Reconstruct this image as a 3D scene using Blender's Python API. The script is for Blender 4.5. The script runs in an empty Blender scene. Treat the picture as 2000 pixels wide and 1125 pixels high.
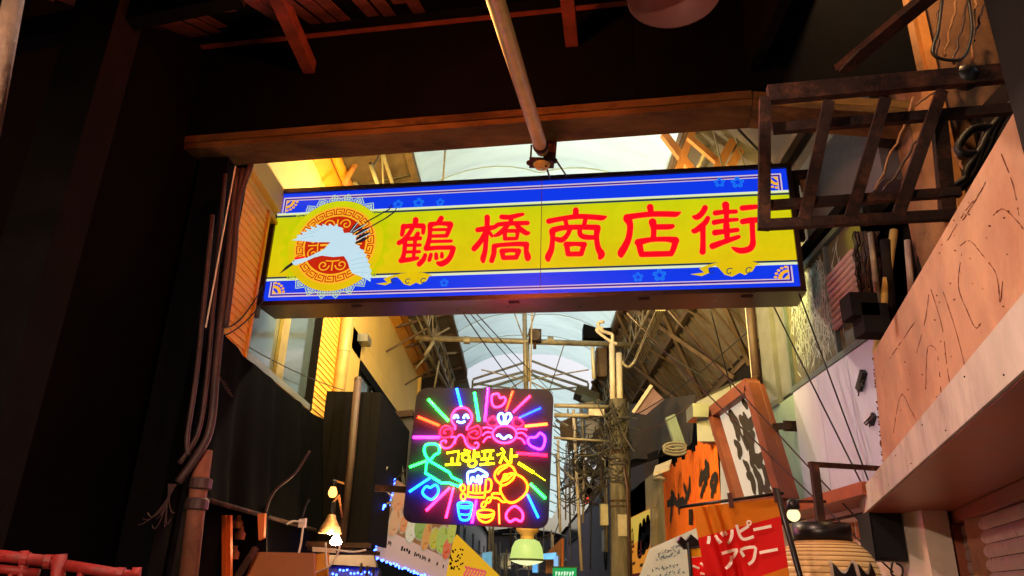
import bpy, math, random
from mathutils import Vector as V, Matrix
from mathutils.noise import noise as pnoise
R_ = random.Random(7)
SC = bpy.context.scene
COL = SC.collection
# ------------------------------------------------------------------ camera
FPX, CX, CY = 1455.0, 1000.0, 562.5
Zc = V((116, 3652, -1455)).normalized()
Yc = V((15, -580.2, -1455)); Yc = (Yc - Zc * Yc.dot(Zc)).normalized()
Xc = Yc.cross(Zc)
ROT = Matrix((Xc, Yc, Zc))
CAM = V((0, 0, 1.5))
cd = bpy.data.cameras.new('camera'); co = bpy.data.objects.new('camera', cd); COL.objects.link(co)
cd.sensor_width = 36.0; cd.lens = 36.0 * FPX / 2000.0; cd.clip_start = 0.05; cd.clip_end = 500
co.matrix_world = Matrix.Translation(CAM) @ ROT.to_4x4()
SC.camera = co
# ------------------------------------------------------------------ sky, sun, exposure
SUN_EL, SUN_AZ = math.radians(52), math.radians(35)
w = bpy.data.worlds.new('World'); SC.world = w; w.use_nodes = True
nt = w.node_tree; nt.nodes.clear()
sk = nt.nodes.new('ShaderNodeTexSky'); sk.sky_type = 'NISHITA'; sk.sun_disc = False
sk.sun_elevation = SUN_EL; sk.sun_rotation = SUN_AZ; sk.air_density = 1.0; sk.dust_density = 7.0
bg = nt.nodes.new('ShaderNodeBackground'); bg.inputs['Strength'].default_value = 0.05
wo = nt.nodes.new('ShaderNodeOutputWorld')
nt.links.new(sk.outputs[0], bg.inputs[0]); nt.links.new(bg.outputs[0], wo.inputs[0])
sl = bpy.data.lights.new('sun', 'SUN'); sl.energy = 0.55; sl.angle = math.radians(12); sl.color = (1, .95, .88)
so = bpy.data.objects.new('sun', sl); COL.objects.link(so)
sd = V((math.sin(SUN_AZ) * math.cos(SUN_EL), math.cos(SUN_AZ) * math.cos(SUN_EL), math.sin(SUN_EL)))
so.rotation_euler = sd.to_track_quat('Z', 'Y').to_euler(); so.location = (5, 10, 20)
vs = SC.view_settings; vs.view_transform = 'Standard'; vs.look = 'None'; vs.gamma = 1; vs.use_curve_mapping = False
vs.exposure = 1.5
PS = 2 ** -vs.exposure        # backlit prints keep their own brightness when the exposure moves
SC.render.engine = 'CYCLES'
SC.cycles.use_denoising = True
SC.cycles.max_bounces = 8; SC.cycles.diffuse_bounces = 5; SC.cycles.glossy_bounces = 3; SC.cycles.transmission_bounces = 5
SC.cycles.sample_clamp_indirect = 6; SC.cycles.caustics_reflective = False; SC.cycles.caustics_refractive = False
# ------------------------------------------------------------------ pixel rays (photo 2000 x 1125) -> places in the scene
def ray(px, py): return ROT @ V(((px - CX) / FPX, (CY - py) / FPX, -1))
def aty(px, py, Y): d = ray(px, py); return CAM + d * (Y / d.y)
def atx(px, py, X): d = ray(px, py); return CAM + d * (X / d.x)
def atz(px, py, Z): d = ray(px, py); return CAM + d * ((Z - CAM.z) / d.z)
class Plane:
    """plane through p; yaw (deg) turns its facing from -Y; lean tips its top away"""
    def __init__(s, p, yaw=0, lean=0):
        s.p = V(p); a = math.radians(yaw); l = math.radians(lean)
        s.r = V((math.cos(a), math.sin(a), 0)); b = V((math.sin(a), -math.cos(a), 0))
        s.u = V((0, 0, 1)) * math.cos(l) - b * math.sin(l); s.n = s.r.cross(s.u).normalized()
    def at(s, px, py, off=0):
        d = ray(px, py); return CAM + d * ((s.p - CAM).dot(s.n) / d.dot(s.n)) + s.n * off
    def uv(s, u, v, off=0): return s.p + s.r * u + s.u * v + s.n * off
    def loc(s, px, py): q = s.at(px, py) - s.p; return q.dot(s.r), q.dot(s.u)
# ------------------------------------------------------------------ materials
def lin(c): c /= 255.0; return c / 12.92 if c <= .04045 else ((c + .055) / 1.055) ** 2.4
def C(r, g, b): return (lin(r), lin(g), lin(b), 1)
MATS = {}
def mat(name, col, rough=.65, metal=0.0, var=.3, scale=5.0, bump=.15, bscale=60.0, dirt=0.0, dirtcol=None, stretch=(1, 1, 1), spec=.4, transl=0.0, coat=0.0):
    if name in MATS: return MATS[name]
    m = bpy.data.materials.new(name); MATS[name] = m; m.use_nodes = True
    t = m.node_tree; n = t.nodes; L = t.links; b = n['Principled BSDF']
    b.inputs['Roughness'].default_value = rough; b.inputs['Metallic'].default_value = metal
    b.inputs['Specular IOR Level'].default_value = spec; b.inputs['Coat Weight'].default_value = coat
    tc = n.new('ShaderNodeTexCoord'); mp = n.new('ShaderNodeMapping'); mp.inputs['Scale'].default_value = stretch
    L.new(tc.outputs['Object'], mp.inputs[0])
    oi = n.new('ShaderNodeObjectInfo')
    ad = n.new('ShaderNodeVectorMath'); ad.operation = 'ADD'; L.new(mp.outputs[0], ad.inputs[0])
    mul = n.new('ShaderNodeMath'); mul.operation = 'MULTIPLY'; mul.inputs[1].default_value = 37.0
    L.new(oi.outputs['Random'], mul.inputs[0]); L.new(mul.outputs[0], ad.inputs[1])
    no = n.new('ShaderNodeTexNoise'); no.inputs['Scale'].default_value = scale; no.inputs['Detail'].default_value = 6; no.inputs['Roughness'].default_value = .65
    L.new(ad.outputs[0], no.inputs['Vector'])
    rp = n.new('ShaderNodeValToRGB'); rp.color_ramp.elements[0].position = .3; rp.color_ramp.elements[1].position = .7
    lo = [max(0, c * (1 - var)) for c in col[:3]] + [1]; hi = [min(1, c * (1 + var * .7)) for c in col[:3]] + [1]
    rp.color_ramp.elements[0].color = lo; rp.color_ramp.elements[1].color = hi
    L.new(no.outputs['Fac'], rp.inputs[0]); out = rp.outputs[0]
    if dirt > 0:
        n2 = n.new('ShaderNodeTexNoise'); n2.inputs['Scale'].default_value = scale * .45; n2.inputs['Detail'].default_value = 8; n2.inputs['Roughness'].default_value = .75
        L.new(ad.outputs[0], n2.inputs['Vector'])
        r2 = n.new('ShaderNodeValToRGB'); r2.color_ramp.elements[0].position = .5; r2.color_ramp.elements[1].position = .68
        r2.color_ramp.elements[1].color = (dirt, dirt, dirt, 1); r2.color_ramp.elements[0].color = (0, 0, 0, 1)
        L.new(n2.outputs['Fac'], r2.inputs[0])
        mx = n.new('ShaderNodeMix'); mx.data_type = 'RGBA'
        L.new(r2.outputs[0], mx.inputs['Factor']); L.new(out, mx.inputs['A']); mx.inputs['B'].default_value = dirtcol or C(50, 38, 28)
        out = mx.outputs['Result']
    L.new(out, b.inputs['Base Color'])
    rr = n.new('ShaderNodeMapRange'); rr.inputs['To Min'].default_value = max(.02, rough - .12); rr.inputs['To Max'].default_value = min(1, rough + .15)
    L.new(no.outputs['Fac'], rr.inputs[0]); L.new(rr.outputs[0], b.inputs['Roughness'])
    if bump > 0:
        n3 = n.new('ShaderNodeTexNoise'); n3.inputs['Scale'].default_value = bscale; n3.inputs['Detail'].default_value = 4
        L.new(ad.outputs[0], n3.inputs['Vector'])
        bp = n.new('ShaderNodeBump'); bp.inputs['Strength'].default_value = bump; bp.inputs['Distance'].default_value = .01
        L.new(n3.outputs['Fac'], bp.inputs['Height']); L.new(bp.outputs[0], b.inputs['Normal'])
    if transl > 0:
        tr = n.new('ShaderNodeBsdfTranslucent'); L.new(out, tr.inputs[0])
        ms = n.new('ShaderNodeMixShader'); ms.inputs[0].default_value = transl
        L.new(b.outputs[0], ms.inputs[1]); L.new(tr.outputs[0], ms.inputs[2])
        L.new(ms.outputs[0], n['Material Output'].inputs[0])
    return m
def emat(name, col, s=1.0, base=.12, var=0.0, scale=4.0, rough=.35, grad=None, lamp=False, stops=None):
    """something that gives off light (backlit print, tube, bulb)"""
    if name in MATS: return MATS[name]
    if not lamp: s *= PS
    m = bpy.data.materials.new(name); MATS[name] = m; m.use_nodes = True
    t = m.node_tree; n = t.nodes; L = t.links; b = n['Principled BSDF']
    b.inputs['Base Color'].default_value = [c * base for c in col[:3]] + [1]; b.inputs['Roughness'].default_value = rough
    b.inputs['Specular IOR Level'].default_value = .25
    b.inputs['Emission Color'].default_value = col; b.inputs['Emission Strength'].default_value = s
    if grad:
        tc = n.new('ShaderNodeTexCoord'); sp = n.new('ShaderNodeSeparateXYZ'); L.new(tc.outputs['Object'], sp.inputs[0])
        mr = n.new('ShaderNodeMapRange'); mr.inputs[1].default_value = grad[1]; mr.inputs[2].default_value = grad[2]; L.new(sp.outputs['Z'], mr.inputs[0])
        mx = n.new('ShaderNodeMix'); mx.data_type = 'RGBA'; L.new(mr.outputs[0], mx.inputs['Factor'])
        mx.inputs['A'].default_value = grad[0]; mx.inputs['B'].default_value = col
        no = n.new('ShaderNodeTexNoise'); no.inputs['Scale'].default_value = 2.2; no.inputs['Detail'].default_value = 7; no.inputs['Roughness'].default_value = .7; L.new(tc.outputs['Object'], no.inputs['Vector'])
        m2 = n.new('ShaderNodeMapRange'); m2.inputs[1].default_value = .3; m2.inputs[2].default_value = .7; m2.inputs[3].default_value = s * .86; m2.inputs[4].default_value = s * 1.08; L.new(no.outputs['Fac'], m2.inputs[0]); L.new(m2.outputs[0], b.inputs['Emission Strength'])
        L.new(mx.outputs['Result'], b.inputs['Emission Color'])
    elif var:
        tc = n.new('ShaderNodeTexCoord'); no = n.new('ShaderNodeTexNoise'); no.inputs['Scale'].default_value = scale; no.inputs['Detail'].default_value = 5
        L.new(tc.outputs['Object'], no.inputs['Vector'])
        rp = n.new('ShaderNodeValToRGB'); rp.color_ramp.elements[0].position = .3; rp.color_ramp.elements[1].position = .7
        rp.color_ramp.elements[0].color = [c * (1 - var) for c in col[:3]] + [1]; rp.color_ramp.elements[1].color = col
        for k_, c_ in enumerate(stops or []): e_ = rp.color_ramp.elements.new(.36 + .3 * k_ / max(1, len(stops))); e_.color = c_
        L.new(no.outputs['Fac'], rp.inputs[0]); L.new(rp.outputs[0], b.inputs['Emission Color'])
    return m
# ------------------------------------------------------------------ mesh building
class MB:
    def __init__(s): s.v = []; s.f = []
    def add(s, vs, fs):
        k = len(s.v); s.v += [V(p) for p in vs]; s.f += [[i + k for i in f] for f in fs]; return s
    def prism(s, pts, ext):
        n = len(pts); e = V(ext); pts = [V(p) for p in pts]
        nm = sum(((pts[i]).cross(pts[(i + 1) % n]) for i in range(n)), V((0, 0, 0)))
        if nm.dot(e) > 0: pts = pts[::-1]
        return s.add(pts + [p + e for p in pts], [list(range(n)), list(range(2 * n - 1, n - 1, -1))] + [[i, i + n, (i + 1) % n + n, (i + 1) % n] for i in range(n)])
    def box(s, x0, x1, y0, y1, z0, z1):
        x0, x1 = sorted((x0, x1)); y0, y1 = sorted((y0, y1)); z0, z1 = sorted((z0, z1))
        return s.prism([(x0, y0, z0), (x1, y0, z0), (x1, y1, z0), (x0, y1, z0)], (0, 0, z1 - z0))
    def bar(s, a, b, w, h=None, up=(0, 0, 1)):
        a, b = V(a), V(b); h = h or w; d = (b - a).normalized(); up = V(up)
        if abs(d.dot(up)) > .97: up = V((0, 1, 0))
        r = d.cross(up).normalized(); u = r.cross(d)
        r *= w / 2; u *= h / 2
        return s.prism([a - r - u, a + r - u, a + r + u, a - r + u], b - a)
    def tube(s, pts, r, n=8, closed=False, cap=True):
        pts = [V(p) for p in pts]; m = len(pts)
        rs = r if isinstance(r, (list, tuple)) else [r] * m
        vs = []; fs = []; ref = None
        for i, p in enumerate(pts):
            if closed: d = pts[(i + 1) % m] - pts[i - 1]
            else: d = pts[min(i + 1, m - 1)] - pts[max(i - 1, 0)]
            if d.length < 1e-9: d = V((0, 0, 1))
            d.normalize()
            if ref is None: ref = V((0, 0, 1)) if abs(d.z) < .9 else V((1, 0, 0))
            a = d.cross(ref)
            if a.length < 1e-6: a = d.cross(V((0, 1, 0)))
            a.normalize(); b = a.cross(d).normalized(); ref = b
            vs += [p + (a * math.cos(t) + b * math.sin(t)) * rs[i] for t in [2 * math.pi * k / n for k in range(n)]]
        for i in range(m if closed else m - 1):
            j = (i + 1) % m
            fs += [[i * n + k, i * n + (k + 1) % n, j * n + (k + 1) % n, j * n + k] for k in range(n)]
        if cap and not closed: fs += [list(range(n))[::-1], [(m - 1) * n + k for k in range(n)]]
        return s.add(vs, fs)
    def lathe(s, prof, c, n=24, axis=(0, 0, 1)):
        c = V(c); q = V(axis).normalized().to_track_quat('Z', 'Y'); vs = []; fs = []; m = len(prof)
        for r, z in prof: vs += [c + q @ V((r * math.cos(2 * math.pi * k / n), r * math.sin(2 * math.pi * k / n), z)) for k in range(n)]
        for i in range(m - 1): fs += [[i * n + k, i * n + (k + 1) % n, (i + 1) * n + (k + 1) % n, (i + 1) * n + k] for k in range(n)]
        return s.add(vs, fs)
    def sphere(s, c, r, n=12): return s.lathe([(max(1e-4, r * math.sin(math.pi * i / n)), -r * math.cos(math.pi * i / n)) for i in range(n + 1)], c, n * 2)
    def grid(s, fn, nu, nv):
        vs = [fn(i / nu, j / nv) for i in range(nu + 1) for j in range(nv + 1)]
        return s.add(vs, [[i * (nv + 1) + j, (i + 1) * (nv + 1) + j, (i + 1) * (nv + 1) + j + 1, i * (nv + 1) + j + 1] for i in range(nu) for j in range(nv)])
    def poly(s, pts, t=None):
        if t is not None: return s.prism(pts, t)
        return s.add(pts, [list(range(len(pts)))])
ALL = []; WLOC = {}; PAR = {}
def base_of(vs):
    xs = [p.x for p in vs]; ys = [p.y for p in vs]; zs = [p.z for p in vs]
    return V(((min(xs) + max(xs)) / 2, (min(ys) + max(ys)) / 2, min(zs)))
def obj(name, mb, material, parent=None, smooth=False, label=None, kind=None):
    o0 = base_of(mb.v); me = bpy.data.meshes.new(name)
    me.from_pydata([p - o0 for p in mb.v], [], mb.f); me.materials.append(material); me.validate(); me.update()
    if smooth:
        for p in me.polygons: p.use_smooth = True
    o = bpy.data.objects.new(name, me); COL.objects.link(o)
    ALL.append(o); WLOC[o] = o0; PAR[o] = parent
    if label: o['label'] = label
    if kind: o['kind'] = kind
    return o
def put(proto, name, parent, loc, rot=None, scale=None):
    o = bpy.data.objects.new(name, proto.data); COL.objects.link(o); ALL.append(o); WLOC[o] = V(loc); PAR[o] = parent
    if rot: o.rotation_euler = rot
    if scale: o.scale = scale
    return o
def thing(name, label, cat, group=None):
    o = bpy.data.objects.new(name, None); COL.objects.link(o); o.empty_display_size = .1
    ALL.append(o); WLOC[o] = None; PAR[o] = None
    o['label'] = label; o['category'] = cat
    if group: o['group'] = group
    return o
def solo(name, mb, material, label, cat, group=None, smooth=False):
    o = obj(name, mb, material, None, smooth, label); o['category'] = cat
    if group: o['group'] = group
    return o
def struct(name, mb, material, smooth=False):
    return obj(name, mb, material, None, smooth, None, 'structure')
def finish():
    for o in ALL:
        if WLOC[o] is None:
            cs = [c for c in ALL if PAR[c] is o]
            pts = []
            for c in cs: pts += [WLOC[c] + c.rotation_euler.to_matrix() @ V([a * b for a, b in zip(q, c.scale)]) for q in c.bound_box]
            WLOC[o] = base_of(pts)
    for o in ALL:
        p = PAR[o]
        if p is None: o.location = WLOC[o]
        else: o.parent = p; o.location = WLOC[o] - WLOC[p]
def smoothpath(pts, k=5, closed=False):
    pts = [tuple(p) for p in pts]; n = len(pts); out = []
    if n < 3: return pts
    rng = range(n) if closed else range(n - 1)
    for i in rng:
        g = lambda j: pts[j % n] if closed else pts[min(max(j, 0), n - 1)]
        p0, p1, p2, p3 = g(i - 1), g(i), g(i + 1), g(i + 2)
        for q in range(k):
            t = q / k
            out.append(tuple(.5 * (2 * b + (c - a) * t + (2 * a - 5 * b + 4 * c - d) * t * t + (3 * b - a - 3 * c + d) * t ** 3) for a, b, c, d in zip(p0, p1, p2, p3)))
    if not closed: out.append(pts[-1])
    return out
def sag(a, b, drop, n=14):
    a, b = V(a), V(b); return [a.lerp(b, i / n) - V((0, 0, drop * 4 * (i / n) * (1 - i / n))) for i in range(n + 1)]
def stroke_outline(pts, n=5):
    """filled brush stroke: circles and quads joined as flat convex pieces -> list of polygons in 2D"""
    out = []
    for (x, y, r) in pts: out.append([(x + r * math.cos(2 * math.pi * k / 14), y + r * math.sin(2 * math.pi * k / 14)) for k in range(14)])
    for (a, b) in zip(pts[:-1], pts[1:]):
        dx, dy = b[0] - a[0], b[1] - a[1]; l = math.hypot(dx, dy) or 1; nx, ny = -dy / l, dx / l
        out.append([(a[0] + nx * a[2], a[1] + ny * a[2]), (b[0] + nx * b[2], b[1] + ny * b[2]), (b[0] - nx * b[2], b[1] - ny * b[2]), (a[0] - nx * a[2], a[1] - ny * a[2])])
    return out
def textmesh(body, size=1.0, offset=0.0):
    c = bpy.data.curves.new('lettering', 'FONT'); c.body = body; c.size = size; c.offset = offset; c.align_x = 'CENTER'; c.align_y = 'CENTER'
    c.resolution_u = 3; o = bpy.data.objects.new('lettering', c); COL.objects.link(o)
    dg = bpy.context.evaluated_depsgraph_get(); m = bpy.data.meshes.new_from_object(o.evaluated_get(dg))
    vs = [v.co.copy() for v in m.vertices]; fs = [list(p.vertices) for p in m.polygons]
    bpy.data.objects.remove(o); bpy.data.curves.remove(c); bpy.data.meshes.remove(m)
    return vs, fs
def text_on(mb, body, origin, r, u, size, offset=0.0, thick=None, shear=0):
    vs, fs = textmesh(body, size, offset); o = V(origin); r = V(r); u = V(u)
    mb.add([o + r * (p.x + shear * p.y) + u * p.y for p in vs], fs); return mb
# ================================================================== colours of things
mWoodDark = mat('dark_timber', C(30, 20, 15), .9, spec=.1, var=.5, scale=4, stretch=(1, 1, .25), bump=.5, bscale=25, dirt=.7, dirtcol=C(18, 13, 11))
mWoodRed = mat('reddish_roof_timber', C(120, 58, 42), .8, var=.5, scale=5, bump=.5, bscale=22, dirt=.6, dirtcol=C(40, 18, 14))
mLintel = mat('weathered_lintel_timber', C(104, 78, 40), .85, var=.65, scale=4, stretch=(.4, 1, 1), bump=.7, bscale=22, dirt=.95, dirtcol=C(40, 26, 18), spec=.15)
mBlackWall = mat('black_painted_boards', C(9, 9, 11), .95, var=.4, scale=3, bump=.3, bscale=14, dirt=.5, dirtcol=C(16, 12, 10), spec=.05)
mSoot = mat('sooty_boards', C(30, 24, 23), .9, spec=.15, var=.4, scale=2, bump=.5, bscale=10)
mBlackSteel = mat('black_steel', C(52, 34, 27), .7, .0, spec=.2, var=.5, scale=14, bump=.4, dirt=.9, dirtcol=C(104, 62, 40))
mPipeDark = mat('dull_conduit', C(70, 48, 46), .5, .2, var=.35, scale=9, dirt=.5, dirtcol=C(50, 32, 28))
mConcrete = mat('stained_concrete', C(150, 108, 72), .9, var=.35, scale=3, bump=.5, bscale=30, dirt=.7, dirtcol=C(58, 40, 30))
mYellowPipe = mat('cream_painted_pipe', C(196, 166, 92), .4, var=.2, scale=10, dirt=.35, dirtcol=C(120, 84, 50))
mRedPaint = mat('red_painted_tube', C(130, 22, 16), .6, var=.4, scale=14, dirt=.85, dirtcol=C(74, 26, 20), bump=.3)
mCable = mat('black_cable_rubber', C(22, 20, 22), .5, var=.2, bump=0)
mCableGrey = mat('grey_cable', C(120, 112, 105), .55, var=.2, bump=0)
mCableWhite = mat('white_cable', C(222, 210, 190), .5, var=.1, bump=0)
mPink = mat('salmon_fascia_paint', C(196, 146, 112), .55, var=.28, scale=2.4, bump=.25, bscale=30, dirt=.65, dirtcol=C(160, 100, 70))
mTrim = mat('pale_fascia_trim', C(196, 180, 166), .5, var=.22, scale=5, dirt=.6, dirtcol=C(120, 92, 74), stretch=(1, 1, .5))
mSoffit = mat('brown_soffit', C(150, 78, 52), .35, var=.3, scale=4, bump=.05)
mShutter = mat('mauve_shutter_steel', C(190, 158, 154), .3, .15, var=.25, scale=14, bump=.4, bscale=90, dirt=.4, dirtcol=C(110, 82, 76), spec=.7)
mWhiteWall = mat('white_wall_panel', C(176, 177, 204), .6, var=.08, scale=2, bump=.08, dirt=.3, dirtcol=C(140, 128, 130), stretch=(1, 1, .35))
mGreyWall = mat('grey_mortar_wall', C(98, 98, 100), .85, var=.2, scale=6, bump=.4, bscale=50)
mYellow = mat('yellow_siding', C(232, 176, 66), .55, var=.12, scale=3, bump=.08, dirt=.12, dirtcol=C(170, 110, 40))
mOchre = mat('ochre_trim', C(222, 148, 30), .5, var=.15, scale=4, bump=.05)
mCream = mat('cream_wall_board', C(238, 194, 98), .6, var=.1, scale=1.5, bump=.1, bscale=30, dirt=.15, dirtcol=C(190, 140, 70))
mSteel = mat('painted_grey_steel', C(150, 138, 120), .5, .3, var=.3, scale=9, dirt=.55, dirtcol=C(92, 66, 46))
mRust = mat('rusty_brown_sheet', C(96, 76, 62), .85, var=.35, scale=4, bump=.3, dirt=.7, dirtcol=C(70, 46, 34))
mPly = mat('weathered_roof_ply', C(108, 96, 84), .85, var=.3, scale=2.2, bump=.3, bscale=30, dirt=.75, dirtcol=C(74, 50, 36))
mPlyGrey = mat('greyed_roof_board', C(84, 76, 72), .85, var=.25, scale=2.2, bump=.3, dirt=.4, dirtcol=C(70, 58, 52))
mTimberNew = mat('fresh_timber', C(186, 120, 70), .7, var=.3, scale=6, stretch=(1, 1, .3), bump=.2)
mTarp = mat('black_tarp', C(7, 7, 8), .85, spec=.02, var=.35, scale=3, bump=.35, bscale=9)
mDarkBrown = mat('dark_brown_boards', C(16, 13, 15), .8, spec=.05, var=.35, scale=5, stretch=(3, 3, .3), bump=.3)
mMembrane = mat('white_roof_membrane', C(206, 233, 234), .6, var=.12, scale=1.4, bump=.05, transl=.72, dirt=.5, dirtcol=C(160, 190, 192), stretch=(.35, 1.6, 1))
mSeam = mat('membrane_seam', C(150, 170, 170), .6, var=.1)
mGlass = mat('dark_window_glass', C(64, 74, 78), .04, var=.1, spec=.9, bump=0)
mAlu = mat('aluminium_frame', C(150, 150, 146), .35, .7, var=.15)
mGround = mat('worn_paving', C(132, 124, 116), .9, var=.3, scale=6, bump=.5, bscale=120)
mWhitePlastic = mat('ivory_plastic', C(226, 214, 190), .4, var=.08, bump=0)
mBlackPlastic = mat('black_plastic', C(20, 19, 20), .35, var=.2, bump=0)
mOrangePaint = mat('orange_timber_paint', C(226, 112, 34), .5, var=.2, scale=5, stretch=(1, 1, .3))
mFrameBrown = mat('red_brown_frame', C(112, 54, 34), .5, var=.25, scale=5)
# ================================================================== the setting
struct('street', MB().box(-3.2, 3.6, -10, 90, -.12, 0), mGround)
struct('ground', MB().box(-200, 200, -200, 300, -.4, -.13), mGround)
# ---- arcade roof : membrane bays over the street
MX0, MX1, MZ, MH = -1.5, 1.8, 6.5, .62
def memz(x): c = (MX0 + MX1) / 2; h = (MX1 - MX0) / 2; return MZ + MH * (1 - ((x - c) / h) ** 2)
roof = thing('arcade_roof', 'translucent white barrel roof stretched over the shopping street', 'roof')
y = 5.9; ys = []
while y < 17.5: ys.append(y); y += 1.55
for k, y0 in enumerate(ys):
    y1 = y0 + 1.55
    def fn(a, b, y0=y0, y1=y1):
        x = MX0 + (MX1 - MX0) * a; yy = y0 + (y1 - y0) * b
        return V((x, yy + .5 * (1 - abs(2 * a - 1)) ** 2, memz(x) - .05 * math.sin(math.pi * b) + .01 * math.sin(7 * a + k)))
    obj('membrane_panel', MB().grid(fn, 16, 4), mMembrane, roof, True)
    obj('seam', MB().tube([V((MX0 + (MX1 - MX0) * i / 16, y0 + .5 * (1 - abs(2 * i / 16 - 1)) ** 2, memz(MX0 + (MX1 - MX0) * i / 16) - .012)) for i in range(17)], .009, 6), mSeam, roof)
for x in (MX0, MX1): obj('edge_beam', MB().bar((x, 5.7, MZ - .04), (x, 18.4, MZ - .04), .09, .14), mRust, roof)
# white gable at the end of the near roof, with the open bright strips over the next, lower roof
GY = 18.9
gc = (MX0 + MX1) / 2
for s in (-1, 1):
    top, eav = V((gc + s * .03, GY, 6.98)), V((gc + s * 1.5, GY, 6.44))
    obj('gable_rafter', MB().bar(top, eav, .05, .05), mSteel, roof)
    obj('gable_rafter', MB().bar(top - V((0, 0, .26)), eav - V((0, 0, .16)), .06, .06), mSteel, roof)
    obj('gable_post', MB().bar((gc + s * 1.5, GY, 4.6), (gc + s * 1.5, GY, 6.42), .05), mSteel, roof)
    obj('gable_tie', MB().bar((gc, GY - .1, 6.15), (gc + s * 1.45, GY - .1, 6.3), .04), mSteel, roof)
    obj('gable_tie', MB().bar((gc, GY - .1, 6.15), (gc + s * .5, GY - .1, 5.8), .04), mSteel, roof)
    for k in range(7):
        y0 = GY + .1 + k * 5.2
        def fn(a_, b_, s=s, y0=y0): return V((gc + s * (.02 + 2.0 * a_), y0 + 5.15 * b_, 6.70 - .72 * a_ - .03 * math.sin(math.pi * b_)))
        obj('membrane_panel', MB().grid(fn, 4, 4), mMembrane, roof, True)
        obj('gable_rafter', MB().bar((gc, y0, 6.64), (gc + s * 2.0, y0, 5.92), .05, .06), mSteel, roof)
# side roofs of boards between the membrane and the houses
sideL = thing('side_roof', 'brown board strip roof between the yellow house and the white membrane', 'roof')
for k in range(15):
    y0 = 5.9 + k * 1.3
    obj('roof_board', MB().prism([(-1.5, y0, 6.47), (-1.5, y0 + 1.27, 6.47), (-2.75, y0 + 1.27, 6.1), (-2.75, y0, 6.1)], (0, 0, .05)), mRust if k % 2 else mPly, sideL)
    obj('batten', MB().bar((-1.52, y0 + .02, 6.40), (-2.6, y0 + .02, 6.08), .05, .06), mRust, sideL)
sideR = thing('side_roof', 'steep weathered plywood roof leaning down to the right hand houses', 'roof')
SA, SB = V((1.84, 0, 6.48)), V((3.25, 0, 4.55))
def rs(t, y, off=0): n = V((-(SA.z - SB.z), 0, -(SB.x - SA.x))).normalized(); p = SA.lerp(SB, t) + n * off; return V((p.x, y, p.z))
for k in range(16):
    y0 = 5.4 + k * 1.28
    for j, (t0, t1) in enumerate(((0, .5), (.5, 1.0))):
        o1 = R_.uniform(0, .012)
        obj('roof_board', MB().prism([rs(t0, y0, o1), rs(t0, y0 + 1.24, o1), rs(t1 - .008, y0 + 1.24, o1), rs(t1 - .008, y0, o1)], (.03, 0, .04)), mPlyGrey if y0 < 8.6 else mPly, sideR)
    for m in range(3):
        obj('batten', MB().bar(rs(0, y0 + m * .43, .03), rs(1, y0 + m * .43, .03), .022, .03), mRust, sideR) if k > 2 else None
for t in (.02, .5, .97): obj('purlin', MB().bar(rs(t, 5.4, .07), rs(t, 26, .07), .07, .09), mRust, sideR)
for k in range(5):
    y0 = 8.2 + k * 2.6
    obj('brace', MB().bar(rs(0, y0, .14), rs(1, y0 + 1.9, .14), .06, .07), mRust, sideR)
    obj('brace', MB().bar(rs(1, y0, .17), rs(0, y0 + 1.9, .17), .05, .06), mRust, sideR)
# timbers seen between lintel and the big sign
for (a, b, ya, w_) in [((1296, 262), (1352, 335), 7.4, .08), ((1352, 258), (1322, 340), 7.2, .08), ((1345, 268), (1400, 315), 7.0, .06), ((1445, 252), (1396, 338), 6.9, .09), ((1468, 252), (1425, 330), 6.9, .09), ((1553, 262), (1522, 318), 6.7, .07), ((1575, 272), (1550, 322), 6.6, .06)]:
    obj('strut', MB().bar(aty(*a, ya), aty(*b, ya), w_, w_), mTimberNew, sideR)
for (a, b) in [((1393, 255), (1412, 330)), ((1430, 250), (1455, 325))]:
    obj('tie_rod', MB().tube([aty(*a, 6.8), aty(*b, 6.8)], .008, 6), mCableGrey, sideR)
# ================================================================== covered passage the camera stands in
BL, BR = atz(355, 291, 4.86), atz(1470, 204, 4.86)
bd = (BR - BL).normalized(); bn = V((bd.y, -bd.x, 0))          # bn points to the camera
if bn.y > 0: bn = -bn
pas = thing('covered_passage', 'dark timber covered passage framing the entrance to the street', 'passage')
def BP(s, t, z): q = BL + bd * s + bn * t; return V((q.x, q.y, z))
BLn = (BR - BL).length
obj('lintel', MB().prism([BP(-1.0, 0, 4.86), BP(BLn, 0, 4.86), BP(BLn, -.31, 4.86), BP(-1.0, -.31, 4.86)], (0, 0, .05)), mLintel, pas)
obj('lintel_cap', MB().prism([BP(-1.0, .012, 4.913), BP(BLn, .012, 4.913), BP(BLn, -.3, 4.913), BP(-1.0, -.3, 4.913)], (0, 0, .065)), mLintel, pas)
e0 = BP(BLn + .01, 0, 4.86); 
for dz, hh, m_ in ((0, .05, 'lintel'), (.053, .065, 'lintel_cap')):
    a = BP(BLn + .005, .0, 4.86 + dz); b = BP(BLn + 1.05, .1, 4.60 + dz)
    obj(m_, MB().prism([a, b, b + bn * -.31, a + bn * -.31], (0, 0, hh)), mLintel, pas)
HT = 5.93                                                       # top of the header boards
NHB = int(BLn + 1.15 + 2.2)
for k in range(NHB):
    s0 = -2.2 + k * (BLn + 1.15 + 2.2) / NHB; 
    obj('header_board', MB().prism([BP(s0, .02 + .006 * (k % 2), 4.982), BP(s0 + 1.0, .02 + .006 * (k % 2), 4.982), BP(s0 + 1.0, -.03, 4.982), BP(s0, -.03, 4.982)], (0, 0, HT - 4.982)), mBlackWall, pas)
obj('header_backing', MB().prism([BP(-3, -.032, 4.98), BP(BLn + 1.15, -.032, 4.98), BP(BLn + 1.15, -.06, 4.98), BP(-3, -.06, 4.98)], (0, 0, 2.4)), mBlackWall, pas)  # added behind the boards to stop light leaking through
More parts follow.
